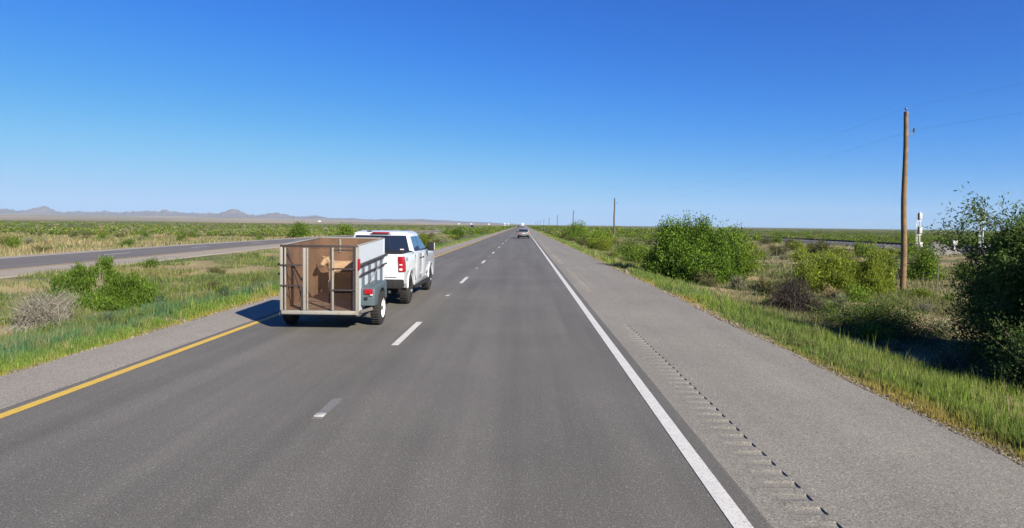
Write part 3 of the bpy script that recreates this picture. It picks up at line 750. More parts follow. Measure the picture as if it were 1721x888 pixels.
def verge(side, n, seed):
    rng = np.random.default_rng(seed)
    Yv = pick_y(rng, n, 4.5 if side > 0 else 8.0, 260)
    d = np.abs(rng.normal(0, 1, n)) * .9 + rng.uniform(-.06, .5, n)          # distance from the pavement edge
    d = np.where(rng.uniform(0, 1, n) < .35, rng.uniform(0, 3.2, n), d)
    edge = 4.72 if side > 0 else -7.2
    Xv = edge + side * (d + .05)
    cs = .24 * np.maximum(1, Yv / 14); ci = np.floor(Xv / cs); cj = np.floor(Yv / cs)
    hh = np.modf(np.abs(np.sin(ci * 127.1 + cj * 311.7) * 43758.5453))[0]; h2_ = np.modf(np.abs(np.sin(ci * 269.5 + cj * 183.3) * 43758.5453))[0]
    tus = rng.uniform(0, 1, n) < .62
    Xt = (ci + .2 + .6 * hh) * cs + rng.normal(0, .045, n) * cs / .24; Yt = (cj + .2 + .6 * h2_) * cs + rng.normal(0, .05, n) * cs / .24
    ok = tus & (side * (Xt - edge) > .03)
    Xv = np.where(ok, Xt, Xv); Yv = np.where(ok, Yt, Yv); d = np.abs(Xv - edge)
    tone = np.where(ok, hh, .5)
    pn = vnoise(Xv, Yv, .35, 31); pn2 = vnoise(Xv, Yv, 1.5, 33) * .55 + vnoise(Xv, Yv * .6, .55, 35) * .45
    keep = (rng.uniform(0, 1, n) < np.clip(-.35 + pn2 * 2.2 - .1 * d, .04, 1))
    Xv, Yv, d, pn, pn2, tone = Xv[keep], Yv[keep], d[keep], pn[keep], pn2[keep], tone[keep]; n = len(Xv)
    dist = np.hypot(Xv, Yv)
    f = sstep(.03, .52, d + (pn - .5) * .5)[:, None]        # 0 dry fringe, 1 green
    tall = np.interp(d, [0, .25, .8, 1.6, 3.2], [.05, .08, .19, .25, .16])
    h = tall * rng.uniform(.4, 1.2, n) * (.5 + 1.0 * pn2)
    spike = rng.uniform(0, 1, n) < .025; h = np.where(spike & (d > .3), h * 1.7, h)
    w = np.maximum(.007, dist * .00062)
    if side > 0:
        g0, g1 = lerp((.12, .18, .03), (.085, .15, .04), pn[:, None]), lerp((.22, .29, .055), (.17, .23, .07), pn[:, None])
    else:
        g = sstep(.5, 1.3, d + (pn - .5) * .9)[:, None]
        g0 = lerp((.10, .175, .03), (.05, .125, .055), g); g1 = lerp((.20, .28, .055), (.10, .195, .095), g)
    y0, y1 = np.array([[.26, .20, .055]]), np.array([[.42, .34, .10]])
    ye = (pn2 > .62)[:, None] * .55 * (1 - f)
    c0 = y0 * (1 - f) + g0 * f; c1 = y1 * (1 - f) + g1 * f
    olive = sstep(.7, .95, tone)[:, None] * .6; c0 = c0 * (1 - olive) + np.array([[.13, .12, .05]]) * olive; c1 = c1 * (1 - olive) + np.array([[.24, .22, .10]]) * olive
    sh = (.78 + .4 * tone)[:, None]; c0 = c0 * sh; c1 = c1 * sh; h = h * (.65 + .6 * tone)
    dryb = (rng.uniform(0, 1, (n, 1)) < .06); c0 = np.where(dryb, [[.28, .23, .13]], c0); c1 = np.where(dryb, [[.38, .33, .2]], c1)
    return blades(rng, Xv, Yv, h, w, c0, c1)
tag(link('grass', np_mesh('grass', *verge(1, 170000, 301)), GRASS), 'green grass with a dry yellow fringe along the right pavement edge', kind='stuff')
tag(link('grass', np_mesh('grass', *verge(-1, 140000, 302)), GRASS), 'green weeds and yellow grass along the left pavement edge', kind='stuff')

def cover(n, xr, yr, seed, hscale, pal, opp=0, thr=.42, f=.3):
    rng = np.random.default_rng(seed)
    Yv = pick_y(rng, n, *yr); Xv = rng.uniform(xr[0], xr[1], n) if xr else None
    if opp: Xv = Xv + opp_x(Yv) * opp
    pn = vnoise(Xv, Yv, f, seed) * .65 + vnoise(Xv, Yv, f * 3.7, seed + 1) * .35
    bare = vnoise(Xv * 1.0, Yv * .35, .33, seed + 11) * .6 + vnoise(Xv, Yv * .5, 1.1, seed + 12) * .4
    keep = (pn + rng.normal(0, .07, n) > thr) & (bare + rng.normal(0, .03, n) < .64)
    Xv, Yv, pn = Xv[keep], Yv[keep], pn[keep]; n = len(Xv)
    dist = np.hypot(Xv, Yv)
    h = hscale * rng.uniform(.4, 1.3, n) * (.5 + pn); w = np.maximum(.008, dist * .0007)
    sel = vnoise(Xv, Yv, .22, seed + 5) + rng.normal(0, .12, n)
    c0 = np.zeros((n, 3)); c1 = np.zeros((n, 3)); m = len(pal)
    idx = np.clip(((sel - .2) / .6 * m).astype(int), 0, m - 1)
    for k, (a, b) in enumerate(pal): c0[idx == k] = a; c1[idx == k] = b
    return blades(rng, Xv, Yv, h, w, c0, c1, .5)
MED = (((.15, .155, .06), (.26, .25, .11)), ((.10, .14, .04), (.17, .20, .06)), ((.055, .095, .038), (.11, .16, .065)), ((.06, .10, .035), (.13, .17, .06)), ((.10, .15, .03), (.19, .23, .05)), ((.08, .115, .045), (.15, .18, .08)), ((.13, .15, .05), (.22, .23, .09)))
tag(link('ground_cover', np_mesh('ground_cover', *cover(150000, (-19.3, -8.6), (11, 240), 311, .20, MED, 0, .40)), GRASS), 'mixed green and straw weeds covering the median', kind='stuff')
RGT = (((.11, .12, .05), (.20, .20, .09)), ((.075, .10, .035), (.14, .165, .06)), ((.05, .085, .03), (.10, .14, .05)), ((.08, .125, .03), (.16, .20, .05)), ((.07, .095, .045), (.13, .16, .08)), ((.16, .15, .07), (.27, .25, .13)))
tag(link('ground_cover', np_mesh('ground_cover', *cover(110000, (6.6, 17), (10, 220), 312, .17, RGT, 0, .40)), GRASS), 'patchy weeds between the right verge and the fence', kind='stuff')
tag(link('ground_cover', np_mesh('ground_cover', *cover(60000, (17, 42), (20, 220), 313, .22, RGT, 0, .42)), GRASS), 'patchy weeds on the flat between the fence and the railway', kind='stuff')
PLN = (((.24, .19, .10), (.37, .31, .18)), ((.20, .18, .075), (.33, .29, .14)), ((.10, .13, .04), (.18, .19, .07)), ((.20, .18, .10), (.32, .30, .18)), ((.08, .12, .03), (.15, .18, .05)))
tag(link('ground_cover', np_mesh('ground_cover', *cover(90000, (-95, -29.5), (30, 260), 314, .34, PLN, 1, .36, .16)), GRASS), 'straw and green weeds on the plain beyond the far carriageway', kind='stuff')

def scrubland(seed, n, xf, y0, y1, label, pal_w, hs=(.5, 1.5), leaf=44, thr=.36):
    """far scrub, thinning with distance: clumps of leaves merged in one mass"""
    rng = np.random.default_rng(seed)
    Yv = pick_y(rng, n, y0, y1); Xv = xf(rng, Yv)
    dist = np.hypot(Xv, Yv)
    cl = vnoise(Xv, Yv, .035, seed) * .6 + vnoise(Xv, Yv, .11, seed + 1) * .4
    keep = cl + rng.normal(0, .06, n) > thr
    Xv, Yv, dist, cl = Xv[keep], Yv[keep], dist[keep], cl[keep]; n = len(Xv)
    H = rng.uniform(*hs, n) * (.6 + .8 * cl); Rd = H * rng.uniform(.7, 1.3, n)
    pals = np.array([p for p, w in pal_w for _ in range(w)])
    pi = rng.integers(0, len(pals), n)
    k = leaf
    a = rng.uniform(0, 6.28, (n, k)); e = np.arcsin(rng.uniform(0.0, 1, (n, k))); q = rng.uniform(.45, 1.05, (n, k))
    P = np.stack([np.cos(a) * np.cos(e) * q * Rd[:, None], np.sin(a) * np.cos(e) * q * Rd[:, None], np.sin(e) * q * H[:, None]], -1)
    P += np.stack([Xv, Yv, gz(Xv, Yv)], -1)[:, None]
    s = np.maximum(np.minimum(Rd * .24, .05 + dist * .0014), .06)[:, None] * np.ones((n, k))
    P = P.reshape(-1, 3); s = s.reshape(-1, 1)
    D = unit(rng.normal(0, .6, P.shape) + np.array([0, 0, .5]))
    c = pals[np.repeat(pi, k)]
    t = rng.uniform(0, 1, (len(P), 1))
    col = (c[:, 0] * (1 - t) + c[:, 1] * t) * rng.lognormal(0, .22, (len(P), 1))
    Sd = unit(np.cross(D, rng.normal(size=P.shape)))
    V = np.stack([P - D * s * .5, P + Sd * s * .4, P + D * s * .7, P - Sd * s * .4], 1).reshape(-1, 3)
    me = np_mesh('scrubland', V, np.arange(len(V)).reshape(-1, 4), np.repeat(col, 4, 0))
    tag(link('scrubland', me, LEAF), label, kind='stuff')
PG = ((GREEN, 4), (BRIGHT, 3), (OLIVE, 3), (YELLOW, 1), (SAGE, 1))
scrubland(401, 22000, lambda r, y: -30 - r.uniform(0, 1, len(y)) * (60 + y * 1.0) + opp_x(y), 105, 1500, 'green scrub of the plain stretching to the left horizon', PG + ((DRY, 1), (SAGE, 2)), (.4, 1.0), thr=.50)
scrubland(402, 20000, lambda r, y: 52 + r.uniform(0, 1, len(y)) * (40 + y * 1.0), 60, 1500, 'green scrub of the plain stretching to the right horizon', ((GREEN, 4), (BRIGHT, 3), (OLIVE, 4)), (.35, .85))
scrubland(403, 5000, lambda r, y: r.uniform(7.5, 40, len(y)), 110, 1500, 'scrub along the right side of the road towards the horizon', PG, (.6, 1.8))
scrubland(404, 3500, lambda r, y: r.uniform(-18.5, -8.6, len(y)), 150, 1500, 'scrub along the median towards the horizon', PG, (.5, 1.3))

def stones(n, seed):
    rng = np.random.default_rng(seed)
    Yv = pick_y(rng, n, 4.3, 70); right = rng.uniform(0, 1, n) < .62
    o = np.abs(rng.normal(0, .14, n)) - .05
    Xv = np.where(right, 4.74 + o, -7.22 - o); Yv = np.where(right, Yv, np.maximum(Yv, 8))
    r = rng.lognormal(-4.5, .45, n) * np.clip(np.hypot(Xv, Yv) / 9, 1, 3)
    base = np.array([(1, 0, 0), (0, 1, 0), (-1, 0, 0), (0, -1, 0), (0, 0, .75), (0, 0, -.5)])
    V = base[None] * r[:, None, None] * rng.uniform(.6, 1.3, (n, 6, 1))
    zz = np.where((Xv < 4.72) & (Xv > -7.2), -.004, gz(Xv, Yv) + .02)
    V = V + np.stack([Xv, Yv, zz], -1)[:, None]
    F = np.array([(0, 1, 4), (1, 2, 4), (2, 3, 4), (3, 0, 4), (1, 0, 5), (2, 1, 5), (3, 2, 5), (0, 3, 5)])
    F = (np.arange(n)[:, None, None] * 6 + F[None]).reshape(-1, 3)
    t = rng.uniform(0, 1, (n, 1)); col = np.array([.085, .075, .06]) * (1 - t) + np.array([.20, .175, .14]) * t
    return np_mesh('gravel', V.reshape(-1, 3), F, np.repeat(col, 6, 0))
tag(link('gravel', stones(7000, 501), TWIG), 'loose stones along both pavement edges', kind='stuff')

# ---------------------------------------------------------------- shared object materials
WHITE_CAR = mat('white_car_paint', (0.43, 0.455, 0.50), 0.28, coat=0.6, spec=0.4)
SILVER_CAR = mat('silver_car_paint', (0.16, 0.16, 0.165), 0.32, metal=0.3, coat=0.5)
BLACK_PL = mat('black_plastic', (0.014, 0.014, 0.016), 0.8, var=0.2, scale=30, spec=0.2)
BLACK_PAINT = mat('black_car_paint', (0.012, 0.012, 0.014), 0.25, coat=0.5)
RUBBER = mat('rubber', (0.012, 0.012, 0.012), 0.9, var=0.25, scale=12)
GLASS_D = mat('tinted_glass', (0.012, 0.016, 0.026), 0.06, spec=0.8)
GLASS_S = mat('side_glass', (0.02, 0.045, 0.10), 0.05, spec=1.0)
RED_L = mat('red_lens', (0.24, 0.006, 0.012), 0.18, spec=0.6, var=0.25, scale=20)
RED_D = mat('dark_red_lens', (0.22, 0.01, 0.015), 0.25)
CLEAR_L = mat('clear_lens', (0.5, 0.42, 0.42), 0.15)
CHROME = mat('chrome', (0.72, 0.72, 0.74), 0.15, metal=1.0)
DARK_RIM = mat('dark_rim', (0.03, 0.03, 0.033), 0.4, metal=0.4)
GALV = mat('worn_white_sheet', (0.37, 0.41, 0.47), 0.55, var=0.06, scale=9, dirt=(0.24, 0.19, 0.15), dirt_scale=9, dirt_lo=0.56, dirt_hi=0.78)
FRAME_W = mat('weathered_frame_paint', (0.21, 0.205, 0.19), 0.6, var=0.15, scale=14, dirt=(0.16, 0.12, 0.09), dirt_scale=14, dirt_lo=0.55, dirt_hi=0.68)
FRAME_D = mat('dark_frame_steel', (0.028, 0.022, 0.022), 0.6, var=0.3, scale=20)
PICKET = mat('blue_grey_steel', (0.07, 0.09, 0.115), 0.5, var=0.12, scale=12)
FENDER = mat('blue_grey_fender', (0.062, 0.088, 0.104), 0.42, var=0.08, scale=7, dirt=(0.2, 0.18, 0.15), dirt_scale=6, dirt_lo=0.6, dirt_hi=0.85)
RUST_IN = mat('rusty_brown_board', (0.105, 0.058, 0.034), 0.85, var=0.3, scale=3, dirt=(0.155, 0.09, 0.052), dirt_scale=2.2, dirt_lo=0.5, dirt_hi=0.75)
FLOOR_W = mat('worn_floor_boards', (0.15, 0.098, 0.066), 0.85, var=0.25, scale=5, dirt=(0.11, 0.065, 0.045), dirt_scale=4, dirt_lo=0.5, dirt_hi=0.7)
WHITE_RIM = mat('white_rim_paint', (0.62, 0.62, 0.60), 0.5, var=0.05, scale=20)
STEEL_D = mat('dirty_steel', (0.10, 0.095, 0.09), 0.6, metal=0.3, var=0.3, scale=20)

def wheel(name, parent, x, y, r, w, side, rim_mat, rim_r, spokes=6, holes=False):
    """tyre with a rim; side +1 faces right"""
    t = MB().lathe_x([(-w / 2, rim_r), (-w / 2 + .005, r * .80), (-w / 2 + .025, r * .955), (-w * .28, r), (w * .28, r), (w / 2 - .025, r * .955), (w / 2 - .005, r * .80), (w / 2, rim_r), (w / 2 - .05, rim_r * .97), (-w / 2 + .05, rim_r * .97), (-w / 2, rim_r)], 40)
    # tread grooves as thin raised blocks
    for k in range(36):
        a = 2 * math.pi * k / 36
        for q in (-.3, 0, .3):
            cx = q * w * .8
            t.bar((cx - w * .1, math.cos(a) * (r + .002), math.sin(a) * (r + .002)), (cx + w * .1, math.cos(a) * (r + .002), math.sin(a) * (r + .002)), .034, .010)
    o = t.build('tyre', RUBBER)
    wo = empty(name, (x, y, r)); wo.parent = parent
    o.parent = wo
    m = MB(); s = side
    fx = w / 2 - .035
    m.lathe_x([(fx + .02, rim_r * .99), (fx + .028, rim_r * .93), (fx - .03, rim_r * .86), (fx - .06, rim_r * .5), (fx - .02, rim_r * .30), (fx - .005, rim_r * .24), (fx - .005, .001)], 36, sx=s)
    if spokes:
        for k in range(spokes):
            a = 2 * math.pi * k / spokes
            m.bar((s * (fx - .01), math.cos(a) * rim_r * .2, math.sin(a) * rim_r * .2), (s * (fx + .012), math.cos(a) * rim_r * .93, math.sin(a) * rim_r * .93), .05, .035)
    m.build('rim', rim_mat, wo)
    if holes:
        h = MB()
        for k in range(8):
            a = 2 * math.pi * k / 8
            h.tube([(s * (fx - .05), math.cos(a) * rim_r * .62, math.sin(a) * rim_r * .62), (s * (fx - .036), math.cos(a) * rim_r * .62, math.sin(a) * rim_r * .62)], .018, 10)
        h.tube([(s * (fx - .006), 0, 0), (s * (fx + .02), 0, 0)], .045, 14)
        h.build('hub_cap', STEEL_D, wo)
    return wo

def arch(cy, cz, r, z0, n=14, rev=False):
    a0 = math.asin((z0 - cz) / r); a = np.linspace(a0, math.pi - a0, n)
    p = [(cy + r * math.cos(t), cz + r * math.sin(t)) for t in a]
    return p[::-1] if rev else p

# ---------------------------------------------------------------- white pickup truck
def pickup(x, y):
    root = empty('pickup_truck', (x, y, 0), (0, 0, 0), 'white crew cab pickup truck towing the open livestock trailer', 'pickup truck')
    fz = lambda z: float(np.interp(z, [.4, .55, .75, .95, 1.15, 1.30, 1.40], [.955, .985, 1.0, 1.005, 1.0, .985, .965]))
    WB = 3.69; r = .41
    prof = [(-1.10, .62), (-1.13, .95), (-1.10, 1.385), (.62, 1.385), (.64, 1.345), (3.0, 1.335), (3.25, 1.33), (4.25, 1.26), (4.5, 1.16), (4.58, .85), (4.55, .52), (WB + .50, .47)]
    prof += arch(WB, r, .50, .47) + [(WB - .52, .44), (.52, .44)] + arch(0, r, .50, .47) + [(-.62, .60)]
    lv = [.55, .75, .95, 1.15, 1.30]
    MB().prism(prof, -1, 1, lv, fz, .025).build('body', WHITE_CAR, root)
    MB().box(-.82, .82, -.95, 4.4, .36, .80).build('chassis', BLACK_PL, root)
    # flared arch lips
    for cy in (0, WB):
        for s in (-1, 1):
            pts = [(s * 1.0, cy + .52 * math.cos(t), r + .52 * math.sin(t)) for t in np.linspace(.12, math.pi - .12, 14)]
            MB().tube(pts, .018, 6).build('wheel_arch', WHITE_CAR, root)
    # cab
    cx = lambda z: float(np.interp(z, [1.30, 1.62, 1.90, 1.97], [.955, .85, .745, .67]))
    cab = [(.66, 1.32), (.78, 1.86), (.90, 1.935), (1.3, 1.965), (2.0, 1.955), (2.38, 1.90), (3.22, 1.32)]
    MB().prism(cab, -1, 1, [1.45, 1.62, 1.78, 1.90], cx, .03).build('cab', WHITE_CAR, root)
    yr_ = lambda z: .66 + (z - 1.32) * (.12 / .54)
    def back(pts, off=-.012): return [(a * cx(z), yr_(z) + off, z) for a, z in pts]
    bw = back([(-.90, 1.40), (.90, 1.40), (.92, 1.83), (-.92, 1.83)])
    MB().slab(bw, (0, .02, 0)).build('rear_window', GLASS_D, root)
    inner = back([(-.30, 1.46), (.30, 1.46), (.30, 1.78), (-.30, 1.78)], -.018)
    fr = MB()
    for a, b in zip(inner, inner[1:] + inner[:1]): fr.bar(a, b, .016, .008)
    fr.build('window_slider', BLACK_PL, bpy.data.objects['rear_window'])
    MB().slab(back([(.62, 1.425), (.74, 1.425), (.74, 1.455), (.62, 1.455)], -.017), (0, .006, 0)).build('sticker', CLEAR_L, bpy.data.objects['rear_window'])
    MB().box(-.24, .24, .70, .82, 1.885, 1.925, .01).build('brake_light', RED_D, root)
    MB().box(-.30, .30, .735, .83, 1.875, 1.895, .004).build('light_housing', WHITE_CAR, root)
    # side glass on the sloping sides, with pillars left between
    ya = lambda z: 3.22 - (z - 1.32) * (.84 / .58)
    for s in (-1, 1):
        def side(pts, off=.010): return [(s * (cx(z) + off), yy, z) for yy, z in pts]
        MB().slab(side([(.93, 1.385), (1.72, 1.37), (1.72, 1.60), (1.72, 1.80), (1.06, 1.80), (.99, 1.60)]), (-s * .02, 0, 0)).build('rear_side_window', GLASS_S, root)
        MB().slab(side([(1.80, 1.37), (ya(1.385) - .16, 1.36), (ya(1.6) - .15, 1.6), (ya(1.80) - .13, 1.80), (1.80, 1.80), (1.80, 1.6)]), (-s * .02, 0, 0)).build('front_side_window', GLASS_S, root)
        # doors stand a few millimetres proud
        for nm, y0, y1 in (('rear_door', .74, 1.755), ('front_door', 1.775, 2.98)):
            pr = [(y0 + (.12 if nm == 'rear_door' else 0), .56), (y0, 1.0), (y0, 1.31), (y1, 1.31), (y1, .56)] if nm == 'front_door' else [(y0, .62), (y0, 1.31), (y1, 1.31), (y1, .56), (y0 + .1, .56)]
            d = MB().prism(pr, s * .93, s * 1.007, lv, fz, .006).build('door', WHITE_CAR, root)
            MB().box(s * 1.0 - .025, s * 1.0 + .035, y1 - .30 if nm == 'rear_door' else y0 + .62 - .5, (y1 - .10) if nm == 'rear_door' else y0 + .32, 1.155, 1.19, .008).build('handle', BLACK_PL, d)
        seam = MB()
        for yy in (.735, 1.765, 2.99): seam.box(min(s * .985, s * 1.0035), max(s * .985, s * 1.0035), yy - .006, yy + .006, .58, 1.30)
        seam.build('door_seam', BLACK_PL, root)
        mr = MB().box(s * 1.04, s * 1.25, 2.62, 2.74, 1.33, 1.60, .03).build('mirror', BLACK_PL, root)
        MB().bar((s * .94, 2.72, 1.40), (s * 1.06, 2.70, 1.42), .07, .05).build('mirror_arm', BLACK_PL, mr)
        MB().box(min(s * 1.235, s * 1.262), max(s * 1.235, s * 1.262), 2.66, 2.755, 1.36, 1.58, .006).build('mirror_cap', WHITE_CAR, mr)
        MB().box(min(s * .95, s * 1.08), max(s * .95, s * 1.08), .62, 3.1, .365, .435, .02).build('step_bar', BLACK_PL, root)
        # tail lights wrap the corner
        tl = MB().prism([(-1.152, .93), (-1.146, 1.33), (-.96, 1.33), (-.90, .93)], s * .865, s * 1.022, [1.0, 1.1, 1.2], lambda z: fz(z), .02).build('tail_light', RED_L, root)
        MB().box(s * .935 - .04, s * .935 + .04, -1.160, -1.148, .97, 1.03, .004).build('reverse_lens', CLEAR_L, tl)
        MB().box(s * .935 - .04, s * .935 + .04, -1.160, -1.148, 1.10, 1.135, .004).build('lens_stripe', CLEAR_L, tl)
        hl = MB().box(s * .60 if s > 0 else -.98, .98 if s > 0 else -.60, 4.42, 4.56, .92, 1.10, .03).build('headlight', CLEAR_L, root)
    # tailgate, stepped panel
    MB().box(-.845, .845, -1.155, -1.09, .80, 1.375, .02).build('tailgate', WHITE_CAR, root)
    tg = bpy.data.objects['tailgate']
    MB().box(-.60, .60, -1.166, -1.150, .86, 1.10, .01).build('gate_panel', WHITE_CAR, tg)
    MB().box(-.13, .13, -1.168, -1.150, 1.20, 1.265, .008).build('gate_handle', BLACK_PL, tg)
    MB().box(-.93, .93, -1.10, .62, 1.375, 1.412, .015).build('bed_cover', BLACK_PL, root)
    bp = MB().box(-1.0, 1.0, -1.26, -1.02, .52, .745, .03).build('rear_bumper', BLACK_PL, root)
    MB().box(-.30, .30, -1.272, -1.25, .565, .70, .006).build('plate_recess', STEEL_D, bp)
    MB().tube([(.80, -1.27, .665), (.80, -1.255, .665)], .022, 10).build('sensor', CHROME, bp)
    MB().box(-.05, .05, -1.34, -1.0, .44, .52, .005).build('tow_hitch', STEEL_D, root)
    MB().tube([(.66, -1.18, .43), (.66, -.5, .44)], .04, 12).build('exhaust_pipe', CHROME, root)
    MB().tube([(-.80, 0, r), (.80, 0, r)], .06, 10).build('rear_axle', STEEL_D, root)
    for cy in (0, WB):
        for s in (-1, 1): wheel('wheel', root, s * .865, cy, r, .275, s, DARK_RIM, .25, 6)
    # bed side lettering
    cu = bpy.data.curves.new('bed_mark', 'FONT'); cu.body = 'FX4'; cu.size = .155; cu.extrude = .002; cu.align_x = 'LEFT'
    tmp = bpy.data.objects.new('tmp', cu); C.objects.link(tmp)
    dg = bpy.context.evaluated_depsgraph_get(); me = bpy.data.meshes.new_from_object(tmp.evaluated_get(dg)); bpy.data.objects.remove(tmp)
    o = link('bed_lettering', me, mat('decal_grey', (0.16, 0.17, 0.18), 0.4), root)
    o.rotation_euler = (R(90), 0, R(90)); o.location = (1.009, -.80, 1.19)
    MB().box(-.85, .85, 4.555, 4.60, .80, 1.12, .02).build('grille', BLACK_PL, root)
    # roof marker ribs
    MB().box(-.42, -.30, .86, 1.02, 1.93, 1.958, .01).build('roof_antenna', BLACK_PL, root)
    return root
pickup(-4.03, 17.50)

# ---------------------------------------------------------------- open livestock trailer
def trailer(x, y):
    t = empty('livestock_trailer', (x, y, 0), (R(2.4), 0, 0), 'open topped homemade livestock trailer of rusty boards and pale steel behind the pickup', 'trailer')
    hw = .765; y0, y1 = -.95, 1.46; zf, zt = .425, 1.745
    # floor and chassis
    MB().box(-hw + .02, hw - .02, y0 + .02, y1 - .02, zf, zf + .03).build('floor', FLOOR_W, t)
    ch = MB()
    for s in (-1, 1): ch.box(s * hw - .04, s * hw + .04, y0, y1, zf - .085, zf - .003)
    for yy in (y0 + .05, -.2, .5, y1 - .05): ch.box(-hw + .045, hw - .045, yy - .03, yy + .03, zf - .08, zf - .005)
    for s in (-1, 1): ch.bar((s * .55, y1 - .02, zf - .045), (0, 2.15, .40), .06, .08)
    ch.box(-.05, .05, 2.1, 2.62, .36, .44, .01)
    ch.build('chassis', STEEL_D, t)
    MB().tube([(0, 2.48, .36), (0, 2.48, .62)], .028, 10).box(-.03, .03, 2.45, 2.51, .62, .65).build('tongue_jack', STEEL_D, t)
    MB().tube([(-.80, 0, .355), (.95, 0, .355)], .035, 10).build('axle', STEEL_D, t)
    # front wall and side walls: brown board lining inside, pale sheet outside
    lin = MB().box(-hw + .03, hw - .03, y1 - .045, y1 - .020, zf + .03, zt)
    lin.build('front_wall', RUST_IN, t)
    MB().box(-hw + .03, hw - .03, y1 - .018, y1 + .004, zf - .05, zt).build('front_sheet', GALV, bpy.data.objects['front_wall'])
    for s in (-1, 1):
        a, b = sorted((s * (hw - .030), s * (hw - .008)))
        w = MB().box(a, b, y0 + .05, y1 - .05, zf + .03, zt - .01).build('side_wall', RUST_IN, t)
        a, b = sorted((s * (hw - .006), s * (hw + .006)))
        MB().box(a, b, y0 + .06, y1 - .02, 1.365, zt).build('upper_sheet', GALV, w)
        MB().box(a, b, y0 + .06, y1 - .02, zf, 1.355).build('lower_sheet', GALV, w)
        # pickets and rails on the outside
        for yy in (-.62, -.08, .52, 1.05):
            MB().box(*sorted((s * (hw + .008), s * (hw + .045))), yy - .055, yy + .055, zf + .42 if abs(yy) < .75 else zf, 1.343).build('picket', PICKET, w)
        rl = MB()
        rl.box(*sorted((s * (hw + .008), s * (hw + .085))), y0 + .02, y1 + .05, 1.345, 1.385, .006)
        rl.box(*sorted((s * (hw + .047), s * (hw + .085))), y0 + .02, y1 - .02, 1.155, 1.185, .005)
        rl.build('side_rail', FRAME_D, w)
        MB().box(*sorted((s * (hw - .035), s * (hw + .012))), y0 + .05, y1 + .004, zt + .001, zt + .028, .006).build('top_rail', FRAME_W, w)
    MB().box(-hw + .04, hw - .04, y1 - .05, y1 + .01, zt + .002, zt + .028, .006).build('top_rail', FRAME_W, t)
    # corner posts
    for s in (-1, 1):
        for yy, m in ((y0 + .025, FRAME_W), (y1 - .01, GALV)):
            MB().box(s * hw - .022, s * hw + .014, yy - .03, yy + .03, zf - .06, zt + (.0 if yy < 0 else .012), .006).build('corner_post', m, t)
    # inside brace on the far left wall and a pale stake at the front wall
    MB().box(-hw + .033, -hw + .06, .10, .15, zf + .03, zt - .02).build('wall_brace', RUST_IN, t)
    MB().box(-.27, -.235, y1 - .075, y1 - .046, 1.42, zt - .015).build('wall_stake', FRAME_W, t)
    # rear gate frame
    g = empty('rear_gate', (0, y0 - .04, 0)); g.parent = t
    fr = MB()
    fr.box(-hw + .02, hw - .02, -.025, .025, zf - .045, zf + .030, .006)
    fr.box(-hw - .005, -hw + .045, -.028, .022, zf + .035, zt - .02, .006)
    fr.box(-hw + .082, -hw + .108, -.02, .02, zf + .035, zt - .035, .005)
    fr.box(-.315, -.262, -.024, .026, zf + .036, zt - .035, .005)
    fr.box(-.238, -.215, -.02, .02, zf + .036, zt - .035, .004)
    fr.box(.262, .295, -.022, .022, zf + .036, zt - .02, .004)
    fr.box(hw - .028, hw + .008, -.028, .022, zf - .05, zt - .01, .005)
    fr.build('gate_frame', FRAME_W, g)
    br = MB()
    br.box(-hw, hw + .01, -.026, .024, zt - .018, zt + .022, .004)
    br.box(.235, .260, -.024, .02, zf - .04, zt - .02)
    br.box(hw - .085, hw - .040, -.02, .02, zf + .04, zt - .02)
    br.box(-.352, -.328, -.024, .02, zf - .04, zf + .5)
    for z in (1.365, .955): br.box(-hw + .01, -.33, -.045, -.026, z - .014, z + .014)
    for z in (1.30, .875): br.box(.285, hw - .03, -.045, -.026, z - .014, z + .014)
    br.box(.30, hw - .05, -.015, .01, zt - .085, zt - .06)
    br.bar((-hw + .12, .03, zt - .05), (-.34, .03, .66), .022, .022)
    br.build('gate_bar', FRAME_D, g)
    gm = MB()
    for xx in np.arange(-hw + .04, hw - .02, .02): gm.bar((xx, .028, zf + .035), (xx, .028, zt - .02), .0016)
    for zz in np.arange(zf + .05, zt - .02, .02): gm.bar((-hw + .02, .032, zz), (hw - .02, .032, zz), .0016)
    gm.build('gate_mesh', RUST_IN, g)
    # red marker on the right rear corner
    MB().box(hw + .013, hw + .055, y0 - .06, y0 + .0, 1.28, 1.50, .008).build('red_marker', RED_L, t)
    # fenders cut from a pickup bed, with tail lights
    wheel('wheel', t, -.892, 0, .355, .225, -1, WHITE_RIM, .215, 0, True)
    for s in (1,):
        pr = [(-.74, .52), (-.72, .86), (-.62, .905), (.38, .905), (.47, .84), (.475, .52), (.46, .50)] + arch(0, .36, .43, .52) + [(-.5, .50)]
        f = MB().prism(pr, s * (hw + .008), s * (hw + .285), (), None, .02).build('fender', FENDER, t)
        MB().box(*sorted((s * (hw + .085), s * (hw + .255))), -.765, -.738, .76, .865, .008).build('tail_light', RED_L, f)
        MB().box(*sorted((s * (hw + .20), s * (hw + .255))), -.768, -.738, .732, .757, .004).build('clear_lens', CLEAR_L, f)
        MB().box(*sorted((s * (hw + .085), s * (hw + .15))), -.77, -.738, .64, .70, .01).build('latch', BLACK_PL, f)
        MB().bar((s * hw, -.80, .40), (s * (hw + .25), -.72, .47), .05, .06).build('fender_bracket', STEEL_D, f)
        wheel('wheel', t, s * (hw + .20), 0, .355, .225, s, WHITE_RIM, .215, 0, True)
    # safety light wire loop along the right side
    MB().tube([(hw + .09, -.3, .93), (hw + .10, -.1, 1.02), (hw + .095, .35, 1.16), (hw + .10, .75, 1.24), (hw + .06, 1.3, 1.36)], .009, 6).build('light_cable', FRAME_W, t)
    MB().bar((hw + .03, 1.46, 1.40), (hw + .03, 1.62, 1.30), .012).build('tie_wire', FRAME_W, t)
    return t
trl = trailer(-4.06, 13.86)

